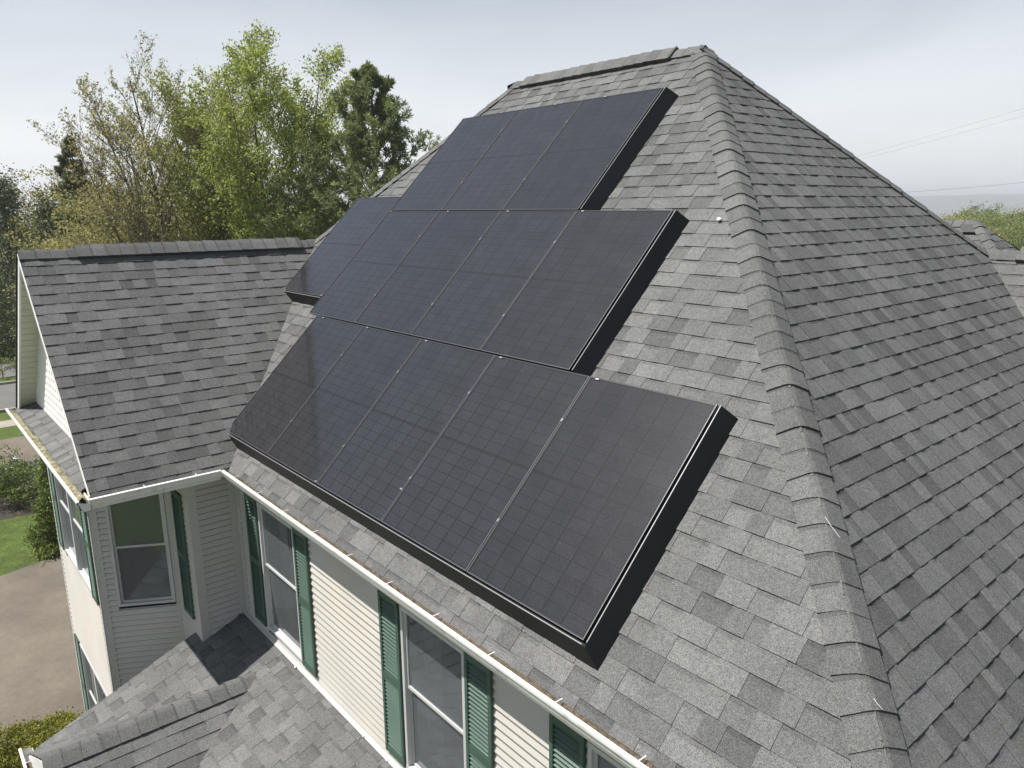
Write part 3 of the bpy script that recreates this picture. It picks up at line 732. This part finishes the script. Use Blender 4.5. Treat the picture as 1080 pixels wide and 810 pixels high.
# rails under the array
for k, (a, b, vv_) in enumerate([(U1, R1, V1+.42), (U1, R1, V1+1.3), (U2, R2, V2+.4), (U2-1.1, R2, V2+1.3), (U3, R3, V3+.45), (U3, R3, V3+1.35)]):
    m = MB(); m.box(rp(a+.04, vv_, H-TH-.042), (b-a-.08, 0, 0), DV*.035, NV*.04); x = a+.3
    while x < b: m.box(rp(x, vv_-.02, .008), (.05, 0, 0), DV*.08, NV*.08); x += 1.2
    o = m.build('mounting_rail', M['black']); tag(o, 'hidden black rail under the %s of the %s panel row' % (('lower half', 'upper half')[k % 2], ('bottom', 'middle', 'top')[k//2]), 'rail', 'rails under the panels')

# ------------------------------------------------------------------ small things on the roof
def twig(P, d, Ln, r, label):
    m = MB(); P = V(P); d = V(d).normalized(); m.tube(P, P+d*Ln*.5, r, r*.9, 5); m.tube(P+d*Ln*.5, P+d*Ln+V((.006, 0, .002)), r*.9, r*.5, 5)
    o = m.build('twig', M['white']); tag(o, label, 'twig', 'white slivers on the hip')
twig((-1.862, 1.052, 1.085), (.085, .012, -.10), .13, .0020, 'thin white sliver lying across a hip cap, upper piece')
twig((-1.775, 1.03, .985), (.07, .012, -.08), .10, .0020, 'thin white sliver just below the upper one')
twig((-1.283, .50, .525), (.05, .012, -.06), .055, .0020, 'short white sliver near the bottom of the hip')
def blob(P, r, label):
    m = MB(); P = V(P); rng = random.Random(int(abs(P.x)*1000))
    ring = [P+V((math.cos(a)*r*rng.uniform(.7, 1.2), math.sin(a)*r*rng.uniform(.7, 1.2)*.7, math.sin(a)*r*.5)) for a in [i*math.pi/4 for i in range(8)]]
    top = P+V((0, -.3*r, .7*r))
    for i in range(8): m.face([ring[i], ring[(i+1) % 8], top])
    m.face(ring[::-1]); o = m.build('petal', M['white']); tag(o, label, 'petal', 'white specks on the roofs')
blob((-3.737, 2.61, 2.65), .022, 'white speck on the roof beside the upper hip')
blob((-5.482, .05, -1.935), .014, 'white speck on the porch roof near its base board, left one')
blob((-5.073, .05, -1.934), .014, 'white speck on the porch roof near its base board, right one')
blob((-6.901, .045, -1.935), .018, 'reddish white speck on the porch roof below the first window')

# ------------------------------------------------------------------ ground
GZ = -5.6
def sheet(name, pts, m_, dz_, label=None):
    m = MB(); m.face([(x, y, GZ+dz_) for x, y in pts]); o = m.build(name, m_); tag(o, label, kind='structure'); return o
# the ground: one big sheet that sinks gently away from the house
m = MB(); n = 60; Rr = [0, 20, 40, 70, 110, 160, 240, 400, 700, 1200, 2500, 6000, 12000]
def gz(r): return GZ if r < 70 else GZ-min(28, (r-70)*.03)
for i in range(len(Rr)-1):
    for k in range(n):
        a0, a1 = 2*math.pi*k/n, 2*math.pi*(k+1)/n; r0, r1 = Rr[i], Rr[i+1]
        ps = [(r0*math.cos(a0), r0*math.sin(a0), gz(r0)), (r1*math.cos(a0), r1*math.sin(a0), gz(r1)), (r1*math.cos(a1), r1*math.sin(a1), gz(r1)), (r0*math.cos(a1), r0*math.sin(a1), gz(r0))]
        if i == 0: ps = ps[1:]+[ps[0]]; ps = ps[:3] if False else [(0, 0, GZ), ps[0], ps[1]]
        m.face(ps, mi=0 if r1 < 200 else 1)
o = m.build('lawn_ground', [M['lawn'], M['field']]); tag(o, kind='structure')
def smoothrect(x0, x1, y0, y1, amp, seed, n=26):
    rng = random.Random(seed); ph = rng.random()*6; L_ = []
    for i in range(n+1):
        y = y0+(y1-y0)*i/n; L_.append((x0+amp*math.sin(y*.35+ph)+amp*.25*math.sin(y*1.7+ph), y))
    for i in range(n+1):
        y = y1+(y0-y1)*i/n; L_.append((x1+amp*math.sin(y*.3+ph+1)+amp*.2*math.sin(y*1.3), y))
    return L_
sheet('driveway', [(-13.0, -16), (-12.9, 9), (-20.75, 9), (-20.7, 2), (-20.65, 0), (-20.45, -.9), (-20.2, -1.7), (-19.7, -3), (-18.5, -5), (-17.9, -16)], M['drive'], .004)
sheet('mulch_bed', smoothrect(-28.3, -24.2, -9, 3.5, .25, 2), M['mulch'], .004)
sheet('neighbour_driveway', smoothrect(-33.5, -29.6, -25, 30, .25, 3), M['drive'], .004)
sheet('pavement', smoothrect(-36.4, -35.2, -40, 40, .1, 4), M['path'], .008)
sheet('street', smoothrect(-44.3, -38.0, -60, 60, .15, 5), M['street'], .004)
m = MB()
for x in (-38.0, -44.3): m.abox(x-.08, x+.08, -60, 60, GZ, GZ+.12)
o = m.build('kerb', M['path']); tag(o, kind='structure')
sheet('side_road', [(-46.5, -30), (-46.2, 6), (-51.5, 6), (-51.8, -30)], M['street'], .006)
sheet('gravel_strip', smoothrect(-63, -60, -30, 30, .3, 6), M['path'], .004)
sheet('house_bed', [(-12.9, -9), (-12.9, 8), (-8, 8), (-2, -9)], M['mulch'], .006)

# far hills
m = MB(); rng = random.Random(9)
def hill_line(D, h, seed, th0=-60, th1=40, n=420):
    rr = random.Random(seed); ph = [rr.random()*6 for _ in range(5)]; prev = None
    for i in range(n+1):
        a = R(th0+(th1-th0)*i/n); z = h*(.95+.10*math.sin(a*7+ph[0])+.06*math.sin(a*23+ph[1])+.035*math.sin(a*61+ph[2])+.02*math.sin(a*140+ph[3]))
        x, y = math.sin(a), math.cos(a)
        cur = [V((x*(D-700), y*(D-700), -40)), V((x*(D-250), y*(D-250), z*.55-8)), V((x*D, y*D, z)), V((x*(D+500), y*(D+500), -40))]
        if prev:
            for j in range(3): m.face([prev[j], prev[j+1], cur[j+1], cur[j]])
        prev = cur
hill_line(3600, 40, 3); o = m.build('hills', M['hill'], smooth=True); tag(o, kind='structure')

# ------------------------------------------------------------------ vegetation
def qmesh(name, Q, tones, m_, parent=None):
    """Q: (N,4,3) quads"""
    N = len(Q); me = bpy.data.meshes.new(name)
    me.vertices.add(N*4); me.vertices.foreach_set('co', np.ascontiguousarray(Q, dtype=np.float32).ravel())
    me.loops.add(N*4); me.loops.foreach_set('vertex_index', np.arange(N*4, dtype=np.int32))
    me.polygons.add(N); me.polygons.foreach_set('loop_start', np.arange(0, N*4, 4, dtype=np.int32))
    try: me.polygons.foreach_set('loop_total', np.full(N, 4, dtype=np.int32))
    except Exception: pass
    a = me.attributes.new('tone', 'FLOAT', 'FACE'); a.data.foreach_set('value', np.asarray(tones, dtype=np.float32))
    me.materials.append(m_); me.update(calc_edges=True); me.validate()
    o = bpy.data.objects.new(name, me); COL.objects.link(o)
    if parent: o.parent = parent
    return o
def leaves(C, size, rng, aspect=.62, flat=0.0):
    N = len(C); a = rng.normal(size=(N, 3)); a[:, 2] *= (1-flat); a /= np.linalg.norm(a, axis=1)[:, None]
    b = rng.normal(size=(N, 3)); b -= (b*a).sum(1)[:, None]*a; b /= np.linalg.norm(b, axis=1)[:, None]
    s = size*rng.uniform(.6, 1.3, N)[:, None]; a = a*s*.5; b = b*s*.5*aspect
    return np.stack([C-a, C+b*.9, C+a, C-b*.9], 1)
def decid(label, loc, height, seed, stems, leafm, per_tip=5, lsize=.15, spread=.35, group=None, name='maple_tree', tips_r=.28, levels=3, cat='tree', crown=.3):
    """stems: (lean x, lean y, share of the height, radius); each stem is a long limb set with side branches and twigs"""
    rng = random.Random(seed); nr = np.random.default_rng(seed)
    root = empty(name, loc); tag(root, label, cat, group); mb_ = MB(); tips = []
    def limb(p, d, L_, r, lv):
        n = (9, 5, 4, 3)[min(lv, 3)]; pts = [p]; rr = [r]; ds = []; dd = d.copy()
        for i in range(n):
            dd = (dd+V((rng.uniform(-1, 1), rng.uniform(-1, 1), rng.uniform(-.3, .3)+(.35 if lv else .25)))*(.05+.05*lv)).normalized()
            q = pts[-1]+dd*L_/n; r2 = max(.004, r*(1-.86*(i+1)/n)); mb_.tube(pts[-1], q, rr[-1], r2, (7, 5, 3, 3)[min(lv, 3)]); pts.append(q); rr.append(r2); ds.append(dd.copy())
        if lv >= levels-1: tips.extend(pts[1:])
        if lv >= levels: return
        nb = (19, 8, 5)[lv]; f0 = crown if lv == 0 else .18
        for k in range(nb):
            f = f0+(.97-f0)*(k+rng.random()*.8)/nb; f = min(f, .97); idx = min(n-1, int(f*n)); q = pts[idx].lerp(pts[idx+1], f*n-idx)
            a = rng.uniform(0, 6.283); side = V((math.cos(a), math.sin(a), .15))
            nd = (ds[idx]*.9+side*(spread*(3.0 if lv == 0 else 3.2))).normalized()
            ll = L_*((.36, .46, .5)[lv])*(1.15-.72*f)*rng.uniform(.7, 1.25)
            limb(q, nd, ll, max(.006, rr[idx]*(.42 if lv == 0 else .5)), lv+1)
    for dx, dy, hs, r in stems:
        d = V((dx, dy, 1)); Ls = height*hs*math.sqrt(1+dx*dx+dy*dy)*.97; d.normalize()
        limb(V((dx*.3, dy*.3, -.1)), d, Ls, r, 0)
    mb_.build('trunk', M['bark'], root)
    T = np.array([tuple(t) for t in tips]); C = np.repeat(T, per_tip, 0)+nr.normal(size=(len(T)*per_tip, 3))*tips_r
    tone = np.repeat(nr.uniform(.65, 1.35, len(T)), per_tip)*nr.uniform(.8, 1.2, len(C))
    qmesh('foliage', leaves(C, lsize, nr), tone, leafm, root)
    return root
def bushy(name, label, loc, h, rx, ry, seed, leafm, clumps=170, per=42, lsize=.17, base=.1, group=None, cat='tree', shape='round', clr=.55, trunk=True, kind=None, jit=.09):
    nr = np.random.default_rng(seed); rng = random.Random(seed)
    root = empty(name, loc); tag(root, label, cat, group, kind); mb_ = MB(); C = []; tn = []
    zc0 = h*(base+1)/2; hz = h*(1-base)/2
    for i in range(clumps):
        while True:
            v = nr.uniform(-1, 1, 3)
            l_ = np.linalg.norm(v)
            if l_ < 1: break
        v = v/max(l_, .05)*(l_**.45 if shape != 'mound' else l_**.12)
        if shape == 'mound': v[2] = np.sign(v[2])*abs(v[2])**.55
        if shape == 'cone': k = max(.06, (1-(v[2]+1)/2)**.8); v[0] *= k*1.25; v[1] *= k*1.25
        c = np.array([v[0]*rx, v[1]*ry, zc0+v[2]*hz]); c += nr.normal(size=3)*rx*jit
        r = clr*nr.uniform(.6, 1.35); pts = c+nr.normal(size=(per, 3))*np.array([r, r, r*.7])*.55
        C.append(pts); tn.append(np.full(per, nr.uniform(.6, 1.35))*nr.uniform(.75, 1.25, per))
        if trunk and i % 6 == 0: mb_.tube((0, 0, h*.15+.3*max(0, c[2]-h*.15)), tuple(c), .05*h/8, .012, 4)
    C = np.concatenate(C); tn = np.concatenate(tn); C[:, 2] = np.abs(C[:, 2])
    if trunk:
        mb_.tube((0, 0, -.1), (0, 0, h*.5), .03*h, .016*h, 8); mb_.tube((0, 0, h*.5), (.1, 0, h*.88), .016*h, .004*h, 6); mb_.build('trunk', M['bark'], root)
    else:
        for k in range(6): mb_.tube((0, 0, 0), (rng.uniform(-.6, .6)*rx, rng.uniform(-.6, .6)*ry, h*.7), .02, .008, 4)
        mb_.build('stem', M['bark'], root)
    qmesh('foliage', leaves(C, lsize, nr), tn, leafm, root)
    return root
def pine(label, loc, h, rad, seed, name='pine_tree', whorls=19, gap=None, leafm=None, blade=.20, group=None):
    rng = random.Random(seed); nr = np.random.default_rng(seed); root = empty(name, loc); tag(root, label, 'tree', group); mb_ = MB(); tuft = []; td = []
    mb_.tube((0, 0, -.1), (.1, 0, h*.6), .26, .13, 8); mb_.tube((.1, 0, h*.6), (.05, .05, h), .13, .015, 6)
    for k in range(whorls):
        f = k/(whorls-1); z = h*(.18+.79*f); nb = rng.randint(5, 7) if f < .8 else 4; a0 = rng.random()*6
        for j in range(nb):
            a = a0+j*6.283/nb+rng.uniform(-.3, .3); Lb = rad*((1-f)**.8*1.0+.045)*rng.uniform(.6, 1.2)
            if f < .25: Lb *= .8+f
            rise = .15+.75*f; p = V((0, 0, z)); d = V((math.cos(a), math.sin(a), rise)).normalized(); n = 5; r = .045*(1-f)+.012
            for i in range(n):
                d = (d+V((rng.uniform(-.1, .1), rng.uniform(-.1, .1), .10))).normalized(); q = p+d*Lb/n; mb_.tube(p, q, r*(1-i/n)+.006, r*(1-(i+1)/n)+.006, 4)
                if i >= 1:
                    for s in range(3 if i < n-1 else 5):
                        sd_ = (d*rng.uniform(.5, 1)+V((rng.uniform(-1, 1), rng.uniform(-1, 1), rng.uniform(-.1, .7)))*.75).normalized(); ls = Lb*.22*rng.uniform(.6, 1.2)+.12
                        e = q+sd_*ls; mb_.tube(q, e, .012, .006, 3)
                        for g in range(4):
                            t = q.lerp(e, .35+.65*g/3); tuft.append(tuple(t)); td.append(tuple(sd_))
                p = q
    for g in range(14): tuft.append((0, 0, h*(.955+.045*g/13))); td.append((0, 0, 1.0))
    mb_.build('trunk', M['bark'], root)
    T = np.array(tuft); D = np.array(td); per = 15
    C = np.repeat(T, per, 0); DD = np.repeat(D, per, 0); N = len(C)
    a = nr.normal(size=(N, 3)); a /= np.linalg.norm(a, axis=1)[:, None]; a = a+DD*.9; a /= np.linalg.norm(a, axis=1)[:, None]
    b = np.cross(a, nr.normal(size=(N, 3))); b /= np.linalg.norm(b, axis=1)[:, None]
    Ls = blade*nr.uniform(.7, 1.3, N)[:, None]; w_ = .020
    Q = np.stack([C-b*w_*.4, C+a*Ls*.6-b*w_, C+a*Ls, C+a*Ls*.6+b*w_], 1)
    tn = np.repeat(nr.uniform(.7, 1.4, len(T)), per)*nr.uniform(.8, 1.2, N)
    qmesh('foliage', Q, tn, leafm or M['needle'], root); return root
def copy_tree(o, loc, rz=0, sc=1, label=None, group=None):
    c = o.copy(); COL.objects.link(c); c.location = loc; c.rotation_euler = (0, 0, rz); c.scale = (sc, sc, sc) if isinstance(sc, (int, float)) else sc
    if label: c['label'] = label
    if group: c['group'] = group
    for ch in list(o.children):
        d = ch.copy(); COL.objects.link(d); d.parent = c
    return c
G3 = lambda x, y: (x, y, GZ)
# the big spring trees behind the wing
decid('tall half bare tree with long limbs leaning left and tiny brownish new leaves', G3(-35.2, 8.2), 14.2, 11, [(-.05, -.37, .80, .12), (-.1, -.20, .92, .14), (.05, -.05, 1.0, .15), (0, .08, .92, .12), (.2, -.28, .78, .09), (.1, -.12, .86, .09)], M['leaf_olive'], per_tip=1, lsize=.11, spread=.22, tips_r=.06, crown=.32)
decid('tall slender tree with thin yellow green leaves in the middle of the group', G3(-36.4, 10.0), 14.3, 23, [(.0, -.10, .94, .12), (0, .03, 1.0, .14), (.15, .11, .92, .11), (-.1, -.2, .84, .10), (.1, .18, .82, .09)], M['leaf_spring'], per_tip=2, lsize=.12, spread=.22, tips_r=.12, crown=.25)
decid('tallest tree with a bright green crown beside the pine', G3(-33.4, 11.5), 14.9, 37, [(.0, -.05, 1.0, .15), (.1, .05, .97, .13), (-.1, .13, .90, .11), (.2, -.13, .92, .10), (0, .17, .80, .09), (-.15, -.17, .86, .09)], M['leaf_green'], per_tip=4, lsize=.125, spread=.26, tips_r=.14, crown=.28)
pine('tall dark green pine with upturned branches beside the roof edge', G3(-28.6, 13.9), 14.0, 5.0, 5)
# understory and hedgerow trees that fill the base
protoA = bushy('bushy_tree', 'olive leafed bushy tree below the long leaning limbs', G3(-40.5, 8.3), 9.6, 3.2, 3.2, 101, M['leaf_olive'], clumps=230, per=44, lsize=.15)
protoB = bushy('bushy_tree', 'fresh green bushy tree filling the gap left of the pine', G3(-31.5, 11.6), 8.3, 2.4, 2.4, 102, M['leaf_green'], clumps=200, per=44, lsize=.15, base=.05)
protoC = bushy('bushy_tree', 'mid green rounded tree behind the slender one', G3(-41.5, 12.6), 9.4, 3.2, 3.2, 103, M['leaf_mid'], clumps=210, per=42, lsize=.16)
protoD = bushy('cedar_tree', 'dark evergreen at the left edge of the wood', G3(-50.0, 3.3), 10.3, 2.6, 2.6, 104, M['leaf_dark'], clumps=230, per=46, lsize=.16, base=.02, shape='cone', clr=.6)
protoE = bushy('bushy_tree', 'yellow leafed tree rising beside the dark evergreens', G3(-55.0, 6.3), 10.8, 2.2, 2.2, 105, M['leaf_yellow'], clumps=150, per=42, lsize=.17)
def F(x, y): return (x, y, GZ)
copy_tree(protoA, F(-41.5, 6.0), 1.1, 1.0, 'olive tree just right of the dark evergreens')
copy_tree(protoA, F(-39.0, 10.5), 2.3, .93, 'olive tree behind the middle of the wing ridge')
copy_tree(protoA, F(-37.5, 4.6), 4.0, (.8, .8, .78), 'low olive tree above the gable end of the wing')
copy_tree(protoB, F(-35.0, 13.6), 1.9, .95, 'fresh green tree right behind the brightest crown')
copy_tree(protoB, F(-28.7, 12.0), 3.3, .80, 'low bright green tree where the wing ridge meets the main roof')
copy_tree(protoB, F(-33.5, 9.2), 4.6, .80, 'low green tree under the slender tree')
copy_tree(protoC, F(-44.5, 9.6), .6, 1.0, 'mid green tree behind the olive ones')
copy_tree(protoC, F(-37.0, 16.2), 2.6, .95, 'mid green tree hidden behind the pine')
copy_tree(protoC, F(-46.5, 6.4), 5.0, .98, 'mid green tree beside the thin topped evergreen')
copy_tree(protoD, F(-54.0, 1.2), 1.3, 1.0, 'dark evergreen cut by the left edge of the photo')
copy_tree(protoD, F(-47.5, 4.9), 2.0, .90, 'dark evergreen over the corner of the wing ridge')
copy_tree(protoD, F(-58.0, 4.6), 3.4, 1.03, 'dark evergreen behind the yellow tree')
copy_tree(protoD, F(-62.0, -1.5), .3, 1.05, 'dark evergreen beyond the street, outermost')
copy_tree(protoE, F(-50.5, 8.4), 2.2, .9, 'yellow green tree behind the thin topped evergreen')
pine('thin topped evergreen with sparse drooping branches poking above the wood', G3(-47.6, 6.5), 12.2, 2.2, 8, name='spruce_tree', whorls=15, leafm=M['leaf_dark'], blade=.22)
# shrubs in the left strip
sh = bushy('shrub', 'dark rounded shrub beside the white picket fence', G3(-25.9, -1.0), 1.5, 1.0, 1.0, 201, M['arbor'], clumps=120, per=40, lsize=.07, base=0, clr=.2, cat='shrub', trunk=False)
copy_tree(sh, F(-25.2, .1), 1, (1, 1, .72), 'dark shrub in front of the picket fence')
copy_tree(sh, F(-27.6, -1.9), 2, (1.2, 1.2, 1.15), 'dark shrub at the left edge behind the lawn')
copy_tree(sh, F(-26.4, -2.6), 3, (1.1, 1.1, .8), 'low dark shrub at the left edge of the mulch bed')
ar = bushy('arborvitae', 'narrow green arborvitae beside the corner of the wing', G3(-21.0, .02), 2.95, .48, .48, 202, M['arbor'], clumps=230, per=60, lsize=.07, base=0, clr=.16, shape='cone', cat='shrub', trunk=False)
copy_tree(ar, F(-21.6, .75), 1, (1.1, 1.1, 1), 'second arborvitae hidden behind the wall corner')
bushy('shrub', 'small rounded yellow green shrub at the foot of the arborvitae', G3(-21.2, -.40), .75, .34, .34, 203, M['arbor'], clumps=70, per=50, lsize=.05, base=0, clr=.12, cat='shrub', trunk=False)
nr = np.random.default_rng(5); N = 900; th = nr.uniform(0, 6.283, N); el = nr.uniform(.3, 1.4, N); dd = np.stack([np.cos(th)*np.cos(el), np.sin(th)*np.cos(el), np.sin(el)], 1)
Ls = nr.uniform(.25, .5, N)[:, None]; b = np.cross(dd, [0, 0, 1.0]); b /= np.linalg.norm(b, axis=1)[:, None]; c0 = nr.normal(size=(N, 3))*[.14, .14, 0]
tip = c0+dd*Ls+np.stack([np.zeros(N), np.zeros(N), -Ls[:, 0]**2*.4], 1); md = c0+dd*Ls*.55
rt_ = empty('daylily', G3(-20.9, -.32)); tag(rt_, 'clump of strap leaved green plants at the driveway edge', 'plant'); qmesh('foliage', np.stack([c0, md-b*.014, tip, md+b*.014], 1), nr.uniform(.7, 1.5, N), M['leaf_mid'], rt_)
hg = bushy('hedge', 'broad yellow green clipped hedge beside the driveway', G3(-11.4, -2.9), .72, 1.75, 2.6, 204, M['hedge'], clumps=1700, per=110, lsize=.036, base=-.6, clr=.11, shape='mound', jit=.018, cat='hedge', trunk=False)
for x, y, s, lb in ((-53.5, 2.6, 1.6, 'green shrub beyond the street, nearer one'), (-57, 3.4, 2.0, 'green shrub beyond the street, farther one'), (-64, 4.2, 2.6, 'large green shrub at the foot of the dark evergreens')):
    copy_tree(sh, F(x, y), x, s, lb)
bushy('shrub', 'low bright green shrub beyond the street', G3(-58.5, 3.3), 2.2, 2.2, 2.2, 206, M['leaf_green'], clumps=100, per=40, lsize=.14, base=0, clr=.3, cat='shrub', trunk=False)
bushy('sapling', 'small leafy sapling at the side of the street', G3(-46.0, 1.7), 1.0, .5, .9, 207, M['leaf_mid'], clumps=26, per=20, lsize=.1, base=.3, clr=.15, cat='tree', trunk=True)
# picket fence
fr_ = empty('picket_fence', (-26.5, 0, GZ)); tag(fr_, 'short white picket fence between the dark shrubs and the arborvitae', 'fence')
m = MB()
for i in range(26):
    y = -2.0+i*.14; m.extrude([(-.012, y, .08), (-.012, y+.08, .08), (-.012, y+.08, .86), (-.012, y+.04, .93), (-.012, y, .86)], (0, 0, 0), (.024, 0, 0))
m.build('pickets', M['picket'], fr_)
m = MB()
for z in (.25, .7): m.abox(-.05, -.013, -2.0, 1.65, z, z+.07)
m.build('rail', M['picket'], fr_)
for y in (-2.05, -.2, 1.65):
    m = MB(); m.abox(-.07, .05, y-.06, y+.06, 0, 1.02); m.abox(-.09, .07, y-.08, y+.08, 1.02, 1.05); m.extrude([(-.06, y-.05, 1.05), (.04, y-.05, 1.05), (-.01, y-.05, 1.14)], (0, 0, 0), (0, .1, 0)); m.build('post', M['picket'], fr_)
# woods beyond the house on the right
dz_ = lambda x, y: (x, y, gz(math.hypot(x, y)))
wp = [decid('round yellow green tree in the wood at the far right, front row', dz_(-42, 116), 8.0, 301, [(0, 0, .62, .16), (.4, .1, .6, .12), (-.4, -.2, .6, .12)], M['leaf_yellow'], per_tip=3, lsize=.36, spread=.3, tips_r=.5, levels=2, name='deciduous_tree'),
      bushy('deciduous_tree', 'mid green tree in the wood at the far right edge', dz_(-34, 118), 8.4, 4.6, 4.6, 302, M['leaf_mid'], clumps=260, per=40, lsize=.26, clr=.8),
      bushy('deciduous_tree', 'olive tree in the wood just beyond the small hipped roof', dz_(-47, 120), 8.0, 4.6, 4.6, 303, M['leaf_olive'], clumps=260, per=40, lsize=.26, clr=.8)]
rng = random.Random(12); k = 0
nm = ['olive', 'mid green', 'yellow green']
for D, n in ((112, 9), (134, 10), (165, 11), (205, 12)):
    for i in range(n):
        a = R(-35+36*(i+.5*(k % 2))/n+rng.uniform(-1, 1)); x, y = D*math.sin(a), D*math.cos(a); j = rng.choice((0, 0, 1, 2, 2)); k += 1
        copy_tree(wp[j], dz_(x, y), rng.random()*6, rng.uniform(.85, 1.15)*(1+.003*(D-112)), 'tree in the wood beyond the right end of the roof', 'trees of the wood far to the right')
for o in wp: o['group'] = 'trees of the wood far to the right'
for i in range(26):
    a = R(-78+44*i/26+rng.uniform(-1, 1)); D = rng.uniform(60, 95); j = i % 3
    copy_tree(wp[j], dz_(D*math.sin(a), D*math.cos(a)), rng.random()*6, rng.uniform(.9, 1.1), 'tree in the wood hidden behind the main roof', 'trees of the wood behind the house')
# a distant belt of woodland, too far to count
nr = np.random.default_rng(77); N = 60000; a = nr.uniform(R(-105), R(30), N); D = nr.uniform(240, 900, N); x = D*np.sin(a); y = D*np.cos(a)
g = np.array([gz(d) for d in D]); C = np.stack([x, y, g+nr.uniform(0, 1, N)**.6*(8+3*np.sin(a*40)*np.cos(D*.05))], 1)
o = qmesh('far_woodland', leaves(C, 3.2, nr), nr.uniform(.6, 1.3, N), M['leaf_olive']); tag(o, 'belt of woodland fading towards the far ridge', 'woodland', kind='stuff')

# overhead wires
def wire(label, P, Q, sag, r, n=24):
    m = MB(); P, Q = V(P), V(Q); prev = None
    for i in range(n+1):
        t = i/n; c = P.lerp(Q, t)-V((0, 0, sag*4*t*(1-t)))
        if prev: m.tube(prev, c, r, r, 4)
        prev = c
    o = m.build('overhead_wire', M['wire']); tag(o, label, 'wire', 'thin overhead wires at the right')
wire('upper of the two faint wires rising to the right in the sky', (-33.5, 49.0, 4.3), (-9.7, 58.0, 11.2), .25, .005)
wire('lower of the two faint wires rising to the right in the sky', (-33.5, 49.0, 4.15), (-9.6, 58.0, 10.6), .25, .005)
wire('dark wire just above the far ridge at the right', (-31, 50.4, 3.3), (-9.0, 57.0, 5.0), .35, .009)

# ------------------------------------------------------------------ haze
m = MB(); m.abox(-8000, 8000, -8000, 8000, -80, 70)
hz = bpy.data.materials.new('haze_air'); hz.use_nodes = True; t = hz.node_tree
for x in list(t.nodes):
    if x.type == 'BSDF_PRINCIPLED': t.nodes.remove(x)
pv = t.nodes.new('ShaderNodeVolumePrincipled'); pv.inputs['Color'].default_value = (.92, .95, 1.0, 1); pv.inputs['Density'].default_value = .00050; pv.inputs['Anisotropy'].default_value = .2
t.links.new(pv.outputs[0], t.nodes['Material Output'].inputs['Volume'])
o = m.build('haze', hz); tag(o, kind='stuff', label='thin pale haze over the whole scene')
